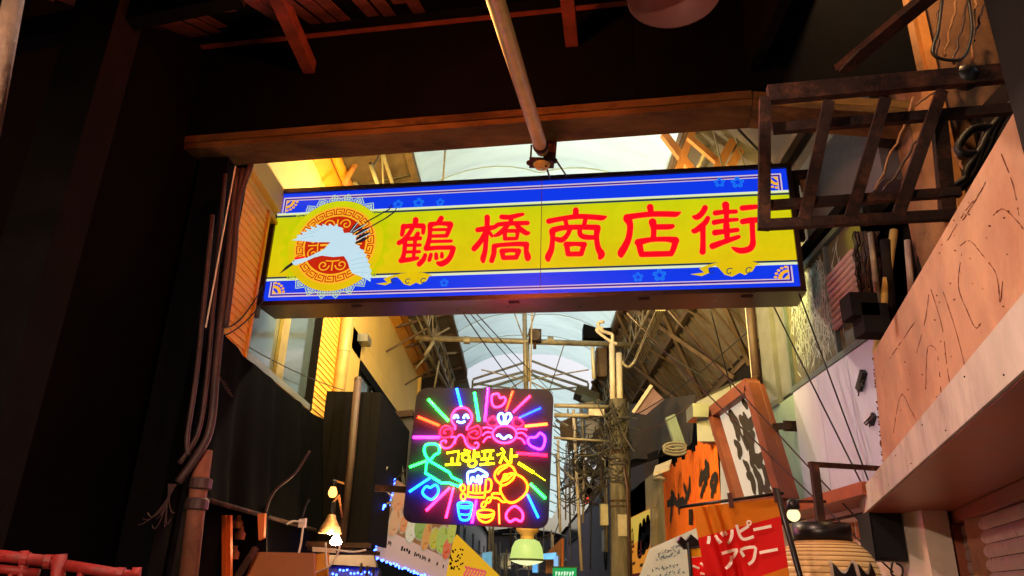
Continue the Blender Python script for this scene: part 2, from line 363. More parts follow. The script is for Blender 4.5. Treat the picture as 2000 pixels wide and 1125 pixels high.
# roof of the passage : a ledger on the header, boards above, lit red by the added lantern
obj('ledger', MB().prism([BP(-2, .03, HT - .05), BP(BLn + .5, .03, HT - .05), BP(BLn + .5, .09, HT - .05), BP(-2, .09, HT - .05)], (0, 0, .07)), mWoodRed, pas)
obj('tie_beam', MB().prism([BP(-2, .10, HT - .06), BP(5.3, .10, HT - .06), BP(5.3, .2, HT - .06), BP(-2, .2, HT - .06)], (0, 0, .1)), mBlackWall, pas)
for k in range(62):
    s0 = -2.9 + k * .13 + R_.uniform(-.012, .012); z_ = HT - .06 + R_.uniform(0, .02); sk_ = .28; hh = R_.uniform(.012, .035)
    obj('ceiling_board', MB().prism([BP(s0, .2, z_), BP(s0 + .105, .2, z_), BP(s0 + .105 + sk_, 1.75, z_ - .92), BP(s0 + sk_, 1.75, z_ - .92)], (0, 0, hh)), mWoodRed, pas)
obj('roof_deck', MB().prism([BP(-4, .0, HT + .06), BP(5.3, .0, HT + .06), BP(5.3, 1.8, HT - .98), BP(-4, 1.8, HT - .98)], (0, 0, .05)), mBlackWall, pas)
obj('roof_deck', MB().prism([BP(-4, 1.7, HT - .84), BP(5.3, 1.7, HT - .84), BP(5.3, 11, HT - .84), BP(-4, 11, HT - .84)], (0, 0, .05)), mBlackWall, pas)
obj('daylight_block_deck', MB().box(1.7, 6, -6, 5.6, 7.42, 7.5), mBlackWall, pas)  # added unseen cover, keeps daylight off the pillar
obj('upper_wall', MB().box(1.62, 1.7, -6, 4.9, HT - .8, 7.5), mBlackWall, pas)
obj('cross_beam', MB().bar(aty(-80, 96, 3.6), aty(470, -16, 3.5), .10, .16), mBlackWall, pas)
def onhead(px, py):
    d = ray(px, py); p0 = BP(0, .03, 5); return CAM + d * ((p0 - CAM).dot(bn) / d.dot(bn))
for (a, b, w_) in (((605, 132), (520, -60), .10), ((1117, 80), (1100, -80), .10)):
    pa = onhead(*a); pb = aty(*b, 4.0); obj('rafter', MB().bar(pa, pb, w_, .12), mWoodRed, pas)
# left wall and its posts
LW = [V((-2.86, 5.75, 0)), V((-3.42, 3.6, 0)), V((-3.5, -5.5, 0))]
for a, b in zip(LW[:-1], LW[1:]):
    n_ = int((b - a).length / .6) + 1
    for k in range(n_):
        p, q = a.lerp(b, k / n_), a.lerp(b, (k + .985) / n_); s = V((.012 * (k % 2), 0, 0))
        obj('wall_board', MB().prism([p + s, q + s, q + s + V((-.06, 0, 0)), p + s + V((-.06, 0, 0))], (0, 0, 7.6)), mBlackWall, pas)
c1 = aty(128, 300, 3.5); obj('post', MB().box(c1.x - .13, c1.x + .13, 3.4, 3.66, 0, 7.3), mat('near_black_post', C(15, 11, 9), .95, spec=.05, var=.5, scale=4, bump=.4, dirt=.6, dirtcol=C(9, 8, 8)), pas)
obj('back_wall', MB().box(-3.6, 4.5, -5.7, -5.55, 0, 8), mSoot, pas)
obj('side_wall', MB().prism([(.75, -5.5, 0), (1.22, 1.6, 0), (1.34, 1.6, 0), (.87, -5.5, 0)], (0, 0, 8)), mSoot, pas)
obj('post', MB().bar(V((-2.72, 5.66, 0)), V((-2.72, 5.66, 4.86)), .24), mBlackWall, pas)
# leaning pole, top left corner
solo('timber_pole', MB().tube([aty(-22, 260, 1.7), aty(34, -40, 1.7)], .028, 10), mat('dirty_timber_pole', C(84, 60, 44), .8, var=.4, scale=20, bump=.4, dirt=.6, dirtcol=C(60, 40, 30)), 'slanting rough timber pole at the upper left corner', 'pole', smooth=True)
# ---- right hand pillar with wires
pil = thing('concrete_pillar', 'tall stained concrete pillar with loose wires behind the black lattice', 'pillar')
PA = [aty(1742, 60, 4.6), aty(1800, 60, 4.45), aty(1965, 60, 4.6)]
pl = [V((p.x, p.y, 0)) for p in PA]; 
obj('pillar_face', MB().prism([pl[0], pl[1], pl[1] + V((.1, .35, 0)), pl[0] + V((.05, .35, 0))], (0, 0, 7.4)), mConcrete, pil)
obj('pillar_face', MB().prism([pl[1] + V((.012, .05, 0)), pl[2], pl[2] + V((.1, .35, 0)), pl[1] + V((.12, .35, 0))], (0, 0, 7.4)), mat('brown_plaster', C(132, 92, 62), .9, var=.35, scale=3, bump=.6, bscale=20, dirt=.6, dirtcol=C(50, 34, 26)), pil)
obj('corner_strip', MB().bar(pl[1] + V((-.02, -.04, 1)), pl[1] + V((-.02, -.04, 7.3)), .07, .05), mat('ochre_board', C(190, 124, 58), .7, var=.3, scale=4, dirt=.3), pil)
obj('back_pier', MB().box(pl[2].x - .05, pl[2].x + 1.6, pl[2].y - .1, pl[2].y + .6, 0, 7.4), mSoot, pil)
for i, (xa, ya, xb, yb) in enumerate([(1868, 0, 1845, 110), (1890, 0, 1862, 125), (1905, 0, 1898, 115), (1835, 20, 1830, 112), (1785, 190, 1712, 372), (1815, 240, 1728, 372), (1880, 130, 1790, 205), (1925, 0, 1900, 80), (1850, 270, 1880, 330), (1925, 240, 1890, 360)]):
    a, b = aty(xa, ya, 4.3), aty(xb, yb, 4.3)
    pts = [a.lerp(b, t / 12) + V((.025 * pnoise(V((i * 3.1, t * .6, 0))), 0, .02 * pnoise(V((t * .7, i, 5))))) for t in range(13)]
    obj('wire', MB().tube(pts, .009, 6), mPipeDark if i % 2 else mConcrete, pil, True)
obj('cable_loop', MB().tube([aty(*p, 4.25) for p in smoothpath([(1840, 0), (1832, 60), (1822, 105), (1860, 118), (1885, 108), (1898, 60), (1892, 0)])], .012, 6), mCable, pil, True)
for pth in ([(1940, 250), (1900, 252), (1872, 285), (1880, 300), (1905, 300)], [(1930, 270), (1890, 330), (1885, 350), (1862, 365)], [(1985, 195), (1930, 260), (1900, 340), (1868, 372)], [(2010, 160), (1950, 240), (1925, 300), (1890, 355)]):
    obj('hose', MB().tube([aty(*p, 4.0) for p in smoothpath(pth)], .026, 8), mCable, pil, True)
# black steel bar crossing the upper right
solo('steel_bar', MB().bar(aty(1640, 138, 4.2), aty(1830, -20, 3.6), .10, .05), mBlackSteel, 'black flat steel bar slanting through the upper right darkness', 'bar')
# ---- black lattice frame (bracket) in front of the sign's right end
lat = thing('lattice_frame', 'rusty black steel lattice frame sticking out before the right end of the yellow sign', 'frame')
LP = Plane(aty(1600, 300, 3.6), -6)
def lb(a, b, w, d, off=0, nm='crossbar'): obj(nm, MB().bar(LP.at(*a, off), LP.at(*b, off), w, d, LP.n), mBlackSteel, lat)
lb((1494, 192), (1492, 448), .062, .045, 0, 'upright')
lb((1486, 440), (1870, 420), .055, .04, .002, 'rail'); lb((1500, 186), (2010, 140), .11, .05, .003, 'rail'); lb((1512, 246), (1990, 206), .06, .04, -.03, 'rail')
lb((1505, 396), (1880, 370), .05, .04, -.03, 'rail')
for a, b in (((1618, 200), (1570, 432)), ((1728, 195), (1660, 428)), ((1838, 180), (1752, 425))): lb(a, b, .062, .04, .004, 'upright')
lb((1842, 215), (1862, 420), .075, .05, -.06, 'upright')
obj('top_clamp', MB().sphere(LP.at(1888, 148, -.02), .075, 8), mBlackPlastic, lat, True)
obj('link_bar', MB().tube([LP.at(1640, 138, .0), LP.at(1680, 96, 0)], .006, 6), mBlackSteel, lat)
# dark vertical junk between pillar and pink fascia
junk = thing('pipe_cluster', 'dark drainpipes and boxes climbing beside the frosted window', 'pipes')
for (a, b, r_, m_) in [((1746, 450), (1712, 690), .028, mYellowPipe), ((1700, 455), (1716, 600), .02, mSteel), ((1772, 470), (1782, 600), .022, mTrim), ((1800, 450), (1800, 560), .03, mSoot), ((1728, 470), (1744, 640), .035, mSoot)]:
    obj('pipe', MB().tube([aty(*a, 4.9), aty(*b, 4.9)], r_, 10), m_, junk, True)
for (x0, y0, x1, y1) in [(1655, 580, 1702, 622), (1680, 600, 1722, 655)]:
    p = aty((x0 + x1) / 2, (y0 + y1) / 2, 4.6); q = aty(x1, y0, 4.6); hw = abs(q.x - p.x); hh = abs(q.z - p.z)
    obj('box', MB().box(p.x - hw, p.x + hw, p.y - .08, p.y + .08, p.z - hh, p.z + hh), mSoot, junk)
for k in range(40):
    x = 1668 + R_.uniform(0, 45); pts = [aty(x + 12 * pnoise(V((k * 1.7, t * .5, 0))) + t * .8, 452 + t * 12, 5.0 + .1 * (k % 3)) for t in range(13)]
    obj('cable', MB().tube(pts, R_.uniform(.003, .007), 5), (mWoodDark, mPipeDark, mRust, mCable)[k % 4], junk)
# ---- black conduits on the left, behind the passage wall
con = thing('conduit_bundle', 'bundle of dull red conduits running down the dark left wall', 'pipes')
CPATH = [([(415, 420), (385, 720), (366, 850), (368, 890)], .022), ([(440, 340), (420, 560), (402, 760), (385, 850), (350, 905)], .02), ([(462, 330), (448, 480), (425, 690), (412, 830), (385, 890), (348, 942)], .034), ([(490, 322), (465, 400), (455, 520), (440, 640)], .03), ([(474, 330), (452, 470), (432, 640), (424, 720)], .028)]
for pth, r_ in CPATH: obj('conduit', MB().tube([aty(*p, 5.15) for p in smoothpath(pth)], r_ * .8, 10), mPipeDark, con, True)
obj('white_line', MB().tube([aty(460, 325, 5.1), aty(402, 640, 5.1)], .006, 6), mCableWhite, con)
obj('standpipe', MB().tube([aty(398, 880, 5.25), aty(384, 985, 5.25), aty(362, 1180, 5.25)], .06, 12), mat('rusty_standpipe', C(124, 72, 50), .7, var=.4, scale=6, dirt=.6, dirtcol=C(50, 30, 24)), con, True)
for p in ((392, 945), (385, 985)): c = aty(*p, 5.25); obj('collar', MB().lathe([(.062, -.04), (.075, -.03), (.075, .03), (.062, .04)], c, 14), mPipeDark, con)
for k in range(9):
    a = aty(345 - k * 2, 945, 5.1); b = aty(270 + k * 9, 1025 - (k % 3) * 12, 5.1)
    obj('frayed_wire', MB().tube(sag(a, b, .06 + .02 * (k % 4)), .004, 4), mPipeDark, con)
for k in range(6):
    a = aty(425, 720, 5.1); b = aty(440 + k * 3, 745 + k * 6, 5.0)
    obj('frayed_wire', MB().tube(sag(a, b, .03), .005, 4), mPipeDark, con)
# ---- red tube racks, lower left corner
rack = thing('tube_barrier', 'red painted tube barrier at the bottom left corner', 'barrier')
RP = Plane(aty(140, 1100, 3.0), 12)
for a, b, r_ in [((-30, 1082), (90, 1096), .022), ((-30, 1108), (75, 1120), .017), ((95, 1096), (122, 1101), .02), ((128, 1104), (272, 1127), .021), ((-30, 1140), (300, 1176), .021)]:
    obj('rail', MB().tube([RP.at(*a), RP.at(*b)], r_, 10), mRedPaint, rack, True)
for (x, y0, w_) in ((47, 1076, .016), (117, 1083, .026), (268, 1108, .017), (25, 1105, .012), (158, 1118, .012)):
    obj('upright', MB().tube([RP.at(x, y0), RP.at(x - 6, 1145), RP.at(x - 8, 1145) * 1 + V((0, 0, -1.4))], w_, 10), mRedPaint, rack, True)
for x, y_ in ((50, 1092), (95, 1097), (236, 1122)): c = RP.at(x, y_); obj('clamp', MB().tube([c - RP.r * .012, c + RP.r * .012], .027, 10), mRedPaint, rack)
# ---- yellow pipe with its clamp, holding the big sign from above
yp = thing('support_pipe', 'cream steel pipe slanting down to the clamp above the big sign', 'pipe')
q0 = aty(1056, 285, 5.05); q1 = aty(962, -20, 3.05)
obj('pipe', MB().tube([q0, q1, q1 + (q1 - q0) * .5], .052, 16), mYellowPipe, yp, True)
dq = (q0 - q1).normalized()
obj('pipe_tip', MB().tube([q0 + dq * .0, q0 + dq * .1], .05, 14), mYellowPipe, yp, True)
obj('collar', MB().tube([q0 - dq * .03, q0 + dq * .015], .062, 16), mBlackSteel, yp, True)
hb = aty(1058, 318, 5.2); obj('clamp_plate', MB().box(hb.x - .10, hb.x + .10, hb.y - .06, hb.y + .06, hb.z - .015, hb.z + .015), mBlackSteel, yp)
obj('clamp_nose', MB().lathe([(.07, 0), (.05, -.03), (.01, -.045)], hb + V((0, 0, -.016)), 14), mYellowPipe, yp, True)
hg = aty(1082, 250, 5.2); obj('hanger_plate', MB().prism([aty(1060, 280, 5.22), aty(1088, 276, 5.22), aty(1085, 318, 5.22), aty(1062, 322, 5.22)], (0, .012, 0)), mBlackSteel, yp)
for a, b in (((1038, 283), (1036, 318)), ((1086, 250), (1083, 318)), ((1066, 324), (1075, 350)), ((1088, 316), (1108, 346))): obj('rod', MB().tube([aty(*a, 5.16), aty(*b, 5.2 if b[1] < 330 else 6.5)], .009, 6), mBlackSteel, yp)
for p in ((1033, 318), (1084, 314)): obj('bolt', MB().sphere(aty(*p, 5.14), .022, 6), mBlackSteel, yp)
# ---- enamel pendant lamp at the top edge
pen = thing('pendant_lamp', 'round enamel lamp shade glowing pink at the top edge', 'lamp')
lc = aty(1316, -12, 2.15)
obj('shade', MB().lathe([(.02, .15), (.05, .14), (.07, .10), (.135, .04), (.168, 0), (.170, -.012), (.166, -.010), (.130, .034), (.064, .094), (.02, .13)], lc, 36), mat('enamel_shade', C(98, 58, 54), .35, var=.08, bump=0), pen, True)
obj('bulb', MB().sphere(lc + V((0, 0, .06)), .03, 8), emat('dim_pink_bulb', (1.0, .22, .12, 1), 1.6, lamp=True), pen, True)
obj('stem', MB().tube([lc + V((0, 0, .14)), lc + V((0, 0, 1.55))], .008, 6), mCable, pen)
lan = thing('added_red_lantern', 'added red paper lantern, out of view under the passage roof boards', 'lantern')  # added lantern above the view, reddens the roof boards
lq = V((-.75, 3.4, 4.86))
obj('paper', MB().lathe([(.03, .1), (.07, .08), (.095, .03), (.095, -.03), (.07, -.08), (.03, -.1)], lq, 20), emat('added_lantern_paper', (1.0, .20, .05, 1), 110.0, lamp=True), lan, True)
obj('cap', MB().lathe([(.001, .13), (.04, .13), (.04, .10), (.001, .10)], lq, 16), mBlackPlastic, lan)
obj('cord', MB().tube([lq + V((0, 0, .13)), lq + V((0, 0, .23))], .006, 5), mCable, lan)
# added lamp behind the viewer, brightens the pillar, pipe and shutter
bk = thing('added_passage_lamp', 'added warm bulb with an enamel shade, unseen behind the viewer in the passage', 'lamp')
lb_ = V((-1.6, .2, 2.9))
obj('shade', MB().lathe([(.02, .15), (.05, .14), (.07, .10), (.135, .06), (.168, .04), (.130, .054), (.064, .10), (.02, .13)], lb_, 30), MATS['enamel_shade'], bk, True)
obj('bulb', MB().sphere(lb_, .05, 10), emat('added_passage_bulb', (1.0, .74, .54, 1), 1700, lamp=True), bk, True)
obj('stem', MB().tube([lb_ + V((0, 0, .14)), lb_ + V((0, 0, 2.2))], .008, 6), mCable, bk)
# added lamp above the frame for the fascia, shade tilted off the neon
ns = thing('added_passage_lamp', 'added deep shaded warm lamp, out of view, lighting the salmon shop fascia', 'lamp')
ls_ = V((-.9, 3.0, 4.74))
obj('shade', MB().lathe([(.02, .2), (.06, .19), (.12, .14), (.165, .04), (.17, -.095), (.166, -.093), (.158, .036), (.11, .13), (.02, .18)], ls_, 30, (-.5, 0, .866)), MATS['enamel_shade'], ns, True)
obj('bulb', MB().sphere(ls_, .042, 10), emat('added_shop_bulb', (1.0, .80, .66, 1), 1750, lamp=True), ns, True)
obj('stem', MB().tube([ls_ + V((-.1, 0, .17)), ls_ + V((-.1, 0, .38))], .008, 6), mCable, ns)
pb_ = thing('added_wall_bulb', 'added bare bulb, out of view, bracketed high on the concrete pillar', 'lamp')  # added bulb above the view, warms the pillar
wb_ = V((PA[1].x - .55, PA[1].y - .75, 6.05))
obj('bulb', MB().sphere(wb_, .035, 10), emat('added_pillar_bulb', (1.0, .58, .26, 1), 900, lamp=True), pb_, True)
obj('arm', MB().tube([wb_ + V((0, 0, .035)), wb_ + V((.1, .2, .15)), V((PA[1].x, PA[1].y, 6.2))], .01, 6), mBlackSteel, pb_)
# ================================================================== near right shop : salmon fascia, pale trim, roller shutter
shop = thing('shuttered_shop', 'near shop with salmon fascia, pale trim and roller shutter', 'shop')
FZ = 2.05
fa, fb = atz(1682, 1008, FZ), atz(1997, 725, FZ)
fd = (fa - fb).normalized(); fn_ = V((fd.y, -fd.x, 0)) * -1                     # fd runs away down the street, fn_ toward the street
if fn_.x > 0: fn_ = -fn_
FLn = (fa - fb).length
def FP(s, t, z): q = fb + fd * s + fn_ * t; return V((q.x, q.y, z))           # s along the fascia, t out into the street
S0 = -1.6
for a_, b_ in ((S0, -.2), (-.197, 1.35), (1.353, 2.75), (2.753, FLn)): obj('trim', MB().prism([FP(a_, 0, FZ), FP(b_, 0, FZ), FP(b_, -.62, FZ), FP(a_, -.62, FZ)], (0, 0, .165)), mTrim, shop)
for k in range(14): obj('rivet', MB().sphere(FP(S0 + .15 + k * .4, .001, FZ + .03 + .1 * (k % 2)), .0032, 5), mBlackSteel, shop)
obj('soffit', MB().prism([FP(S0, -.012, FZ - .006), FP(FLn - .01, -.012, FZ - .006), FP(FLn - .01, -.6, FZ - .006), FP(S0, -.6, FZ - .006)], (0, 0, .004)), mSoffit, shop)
fpl = Plane(FP(0, -.10, FZ), math.degrees(math.atan2(-fd.y, -fd.x)))
def onf(px, py, off=0):
    d = ray(px, py); n = fn_; p = FP(0, -.10 + off, FZ); return CAM + d * ((p - CAM).dot(n) / d.dot(n))
t0, t1 = onf(1705, 690), onf(2000, 185)
bl_, br_ = onf(1724, 912), onf(1998, 605)
zl = FZ + .168
ext0 = t1 + (t1 - t0) * .6
A = V((bl_.x, bl_.y, zl)); B_ = FP(S0, -.10, zl)
obj('fascia_board', MB().prism([A, B_, V((B_.x, B_.y, t1.z + .55)), t1, t0], fn_ * -.10), mPink, shop)
mCrack = mat('brown_scratches', C(122, 66, 42), .8, var=.3, bump=0)
mb = MB()
scr = [[(1875, 480), (1893, 470), (1912, 490), (1945, 535), (1953, 590), (1958, 545)], [(1878, 495), (1872, 560), (1890, 610), (1905, 640), (1915, 632)], [(1790, 690), (1808, 620), (1815, 560)], [(1818, 565), (1840, 640), (1850, 720), (1862, 790)], [(1842, 570), (1868, 650), (1890, 740)],
       [(1808, 760), (1812, 680), (1830, 690), (1838, 770)], [(1738, 700), (1765, 660), (1785, 630)], [(1850, 470), (1880, 420), (1905, 385)], [(1940, 420), (1958, 408), (1985, 430), (2000, 450)], [(1745, 845), (1752, 800), (1762, 770), (1778, 800), (1790, 822)], [(1740, 795), (1750, 845)], [(1955, 300), (1978, 360), (1990, 420)], [(1925, 355), (1900, 400), (1880, 430)], [(1968, 270), (1940, 330)]]
for s in scr:
    pts = [onf(x, y, .002) for x, y in smoothpath(s, 9)]
    i = 0
    while i < len(pts) - 2:                  # broken, beaded glue lines
        n_ = R_.randint(2, 7); q = pts[i:i + n_]
        if len(q) > 1: mb.tube([p + V((0, 0, R_.uniform(-.002, .002))) for p in q], [R_.uniform(.0006, .0019) for _ in q], 5)
        i += n_ - 1 + (R_.random() < .35) * R_.randint(1, 2)
for k in range(90):
    x = R_.uniform(1715, 2000); y_ = R_.uniform(380, 880)
    q = onf(x, y_, .003)
    if q.z < zl + .03 or (y_ < 690 - (x - 1705) * 1.66): continue
    mb.sphere(q, R_.uniform(.0008, .0035), 4)
obj('scratches', mb, mCrack, shop, kind='stuff')
mb = MB()
for k in range(150):      # ragged glue line along the top of the trim and the board's end
    t = R_.random(); q = FP(FLn * (1 - t * 1.1) - .1, -.09 + R_.uniform(0, .008), zl + R_.uniform(0, .006)); mb.sphere(q, R_.uniform(.002, .007), 4)
for k in range(40):
    t = R_.random(); q = A.lerp(t0, t) + fn_ * .003; mb.sphere(q, R_.uniform(.002, .009), 4)
obj('glue_residue', mb, mCrack, shop, kind='stuff')
# shutter under the soffit
su = -.56
for k in range(26):
    z0 = FZ - .09 - k * .078
    if z0 < .1: break
    def fs_(a, b, z0=z0): 
        q = FP(S0 + (FLn - .42 - S0) * a, su + .010 * math.sin(math.pi * b) ** .6, z0 - .074 * b); return q
    obj('slat', MB().grid(fs_, 1, 6), mShutter, shop, True)
obj('shutter_backing', MB().prism([FP(S0, su - .03, 0), FP(FLn - .3, su - .03, 0), FP(FLn - .3, su - .06, 0), FP(S0, su - .06, 0)], (0, 0, FZ - .01)), mSoot, shop)
obj('shutter_head', MB().prism([FP(S0, su + .05, FZ - .085), FP(FLn - .36, su + .05, FZ - .085), FP(FLn - .36, su - .02, FZ - .085), FP(S0, su - .02, FZ - .085)], (0, 0, .075)), mSoffit, shop)
for s in (FLn - .42, FLn - 2.32):
    obj('shutter_guide', MB().prism([FP(s, su + .06, 0), FP(s + .09, su + .06, 0), FP(s + .09, su - .02, 0), FP(s, su - .02, 0)], (0, 0, FZ - .09)), mSoffit, shop)
obj('door_post', MB().prism([FP(FLn - .22, -.36, 0), FP(FLn - .12, -.36, 0), FP(FLn - .12, -.56, 0), FP(FLn - .22, -.56, 0)], (0, 0, FZ - .01)), mOchre, shop)
obj('side_panel', MB().prism([FP(FLn - .1, -.5, 0), FP(FLn - .02, -.5, 0), FP(FLn - .02, -.62, 0), FP(FLn - .1, -.62, 0)], (0, 0, FZ - .01)), mSoot, shop)
# speaker box under the end of the canopy
spk = thing('speaker_box', 'black speaker box hung under the end of the pale trim', 'speaker')
p = aty(1722, 1050, 5.55)
obj('cabinet', MB().box(p.x - .11, p.x + .11, 5.45, 5.65, p.z - .16, p.z + .16), mBlackPlastic, spk)
obj('grille', MB().box(p.x - .095, p.x + .095, 5.440, 5.449, p.z - .14, p.z + .14), mat('speaker_cloth', C(14, 14, 16), .95, bump=.5, bscale=200), spk)
obj('bracket', MB().box(p.x - .02, p.x + .02, 5.52, 5.56, p.z + .161, p.z + .30), mBlackSteel, spk)
obj('lead', MB().tube([V((p.x + q[0], 5.44, p.z + q[1])) for q in smoothpath([(0, -.165), (-.02, -.24), (.04, -.26), (.06, -.2), (.02, -.17)])], .007, 6), mCable, spk)
# ================================================================== right house : frosted window, white wall, grey wall
FX = 2.62
rh = thing('corner_house', 'grey house with a frosted window over a white wall panel on the right', 'house')
obj('wall', MB().box(FX + .03, FX + .25, 4.9, 7.95, 4.40, 6.4), mGreyWall, rh)
obj('back_wall', MB().box(FX + .52, FX + .62, 2.5, 26, 0, 4.7), mSoot, rh)
obj('gable_wall', MB().box(FX + .26, FX + 3.0, 4.7, 4.85, 0, 7.0), mSoot, rh)
obj('wall', MB().box(FX + .03, FX + .25, 7.1, 7.95, 3.36, 4.398), mGreyWall, rh)
obj('corner_column', MB().box(FX - .02, FX + .24, 7.55, 7.95, 3.3, 5.2), mGreyWall, rh)
obj('drainpipe', MB().tube([(FX - .07, 8.0, 3.1), (FX - .07, 8.0, 5.4)], .05, 12), mPipeDark, rh, True)
obj('drainpipe', MB().tube([(FX - .06, 8.18, 3.1), (FX - .06, 8.18, 5.4)], .012, 8), mCableWhite, rh, True)
wn = obj('window', MB().box(FX + .015, FX + .02, 5.35, 7.1, 3.36, 4.35), mat('smoked_olive_glass', C(92, 88, 66), .12, var=.1, spec=.7, bump=0), rh)
for z0, z1 in ((3.31, 3.36), (4.35, 4.40)): obj('window_frame', MB().box(FX - .03, FX + .06, 5.35, 7.14, z0, z1), mat('slate_blue_frame', C(92, 104, 106), .45, .3), wn)
for y0 in (5.98, 7.1): obj('window_frame', MB().box(FX - .02, FX + .05, y0, y0 + .035, 3.361, 4.349), MATS['slate_blue_frame'], wn)
obj('window_lintel', MB().box(FX - .06, FX + .029, 5.35, 7.3, 4.43, 4.52), mDarkBrown, rh)
fm = MB(); mFilm = mat('torn_white_film', C(158, 170, 164), .5, var=.25, scale=30, bump=.4)
for k in range(900):       # shreds of pale film on the glass
    yy = R_.gauss(6.45, .30); zz = 3.45 + R_.random() * .85
    if not 5.42 < yy < 7.05 or abs(yy - 6.0) < .05: continue
    if zz < 3.62 and R_.random() < .6: continue
    l = R_.uniform(.02, .12); a = R_.gauss(math.pi / 2, .6); wv = R_.uniform(.003, .012); x = FX + .013 - k * 4e-6
    dy, dz = math.cos(a) * l, math.sin(a) * l; ny, nz = -math.sin(a) * wv, math.cos(a) * wv
    fm.add([(x, yy - dy, zz - dz), (x, yy + ny, zz + nz), (x, yy + dy, zz + dz), (x, yy - ny, zz - nz)], [[0, 1, 2, 3]])
obj('torn_film', fm, mFilm, wn, kind='stuff')
fm2 = MB()
for k in range(26):
    yy = R_.gauss(6.5, .3); zz = R_.uniform(3.5, 4.25); hw, hh = R_.uniform(.025, .05), R_.uniform(.05, .1); x = FX + .006 - k * 1e-5
    if not 5.45 < yy < 7.0: continue
    P4 = [(0, hh), (hw, 0), (0, -hh), (-hw, 0)]
    for i in range(4):
        a, b = P4[i], P4[(i + 1) % 4]; fm2.bar((x, yy + a[0], zz + a[1]), (x, yy + b[0], zz + b[1]), .006, .002, (1, 0, 0))
obj('diamond_film', fm2, mFilm, wn, kind='stuff')
for k in range(9):
    z0 = 3.58 + k * .056
    obj('vent_slat', MB().tube([(FX - .03, 5.42, z0 + .02), (FX - .03, 5.95, z0 - .005)], .024, 8), mat('mauve_vent', C(168, 140, 132), .45, var=.15), rh, True)
for a_, b_ in ((5.2, 5.83), (5.836, 6.47), (6.476, 7.10)): obj('white_panel', MB().box(FX - .02, FX + .2, a_, b_, 2.24, 3.305), mWhiteWall, rh)
obj('end_panel', MB().box(FX + .0, FX + .2, 7.12, 8.25, 2.24, 3.305), mat('pale_green_wall', C(150, 172, 160), .6, var=.12, scale=3, dirt=.25), rh)
obj('ledge', MB().box(FX - .28, FX + .1, 5.3, 7.3, 2.15, 2.235), mSoffit, rh)
for (x, y_, s_) in ((1685, 742, 1.0), (1705, 818, .5)):     # torn black fixing stubs on the white panel
    q = atx(x, y_, FX - .03); mb = MB(); mb.bar(q + V((0, -.06, .05)) * s_, q + V((0, .07, -.06)) * s_, .06 * s_, .05)
    for k in range(5): mb.tube([q + V((-.01, R_.uniform(-.08, .05), R_.uniform(-.02, .03))), q + V((-.03, R_.uniform(-.1, .1), R_.uniform(-.12, -.03) * s_))], .006, 5)
    obj('torn_stub', mb, mBlackPlastic, rh)
# lower shop front below the ledge
obj('shop_wall', MB().box(FX + .05, FX + .22, 5.2, 8.2, 0, 2.149), mat('pale_shop_wall', C(214, 196, 176), .6, var=.15, scale=4), rh)
obj('pipe_rail', MB().tube([(FX - .12, 5.4, 2.06), (FX - .12, 6.9, 2.06)], .012, 8), mBlackSteel, rh)
for k in range(3): obj('notice', MB().box(FX + .035, FX + .049, 5.6 + k * .34, 5.88 + k * .34, 1.92, 2.05), mTimberNew, rh)
# round white lamp by the lantern
gl = thing('globe_lamp', 'small glowing round lamp above the paper lantern', 'lamp')
p = aty(1550, 1006, 5.9)
obj('globe', MB().sphere(p, .048, 10), emat('warm_white_globe', (1, .80, .36, 1), 1.7), gl, True)
obj('holder', MB().lathe([(.02, .12), (.045, .10), (.05, .04), (.03, .035)], p, 16), mBlackPlastic, gl, True)
obj('arm', MB().bar(p + V((0, 0, .1)), p + V((.45, .1, .12)), .02), mBlackSteel, gl)
# ---- big paper lantern
ln = thing('paper_lantern', 'large cream paper lantern with black lettering and black rim', 'lantern')
lc2 = aty(1622, 1180, 4.7); LR = .30
prof = [(LR * .55, .34), (LR * .62, .33), (LR * .8, .28), (LR * .93, .2), (LR, .08), (LR, -.1), (LR * .95, -.25), (LR * .8, -.36), (LR * .55, -.42)]
pr2 = smoothpath(prof, 6); rr = []
for i, (r_, z_) in enumerate(pr2): rr.append((r_ + (.006 if i % 2 else 0), z_))
obj('paper', MB().lathe(rr, lc2, 40), emat('lantern_paper', (1.0, .56, .2, 1), .34, base=.45, var=.45, scale=6), ln)
for i in range(0, len(pr2), 2):
    r_, z_ = pr2[i]; obj('hoop', MB().tube([lc2 + V(((r_ + .004) * math.cos(t), (r_ + .004) * math.sin(t), z_)) for t in [2 * math.pi * k / 40 for k in range(40)]], .0026, 4, True), mat('lantern_hoop', C(160, 112, 58), .7, bump=0), ln)
obj('rim', MB().lathe([(.14, .345), (.165, .345), (.165, .455), (.14, .455), (.14, .345)], lc2 + V((0, 0, -.01)), 36), mBlackPlastic, ln, True)
def lsurf(ang, z, off): # on the lantern's surface, ang in radians from the side facing the camera
    r_ = min(prof, key=lambda q: abs(q[1] - z))[0]
    for (a, b) in zip(prof[:-1], prof[1:]):
        if b[1] <= z <= a[1]: t = (a[1] - z) / (a[1] - b[1]); r_ = a[0] + (b[0] - a[0]) * t
    b0 = math.atan2(-lc2.y, -lc2.x) + ang
    return lc2 + V(((r_ + off) * math.cos(b0), (r_ + off) * math.sin(b0), z))
for (a0, a1, z0, z1) in ((.12, .52, -.3, .19), (.60, .98, -.3, .19)):
    for m_, o_, g in ((mTrim, .010, .05), (mBlackPlastic, .016, 0)):
        mb = MB(); mb.grid(lambda u, v: lsurf(a0 - g + (a1 - a0 + 2 * g) * u, z0 - g * .3 + (z1 - z0 + g * .6) * v + .03 * math.sin(6 * u + 2) * v, o_), 8, 10); obj('lettering', mb, m_, ln)
obj('hanger', MB().bar(lc2 + V((0, 0, .45)), lc2 + V((0, 0, .8)), .045), mBlackSteel, ln)
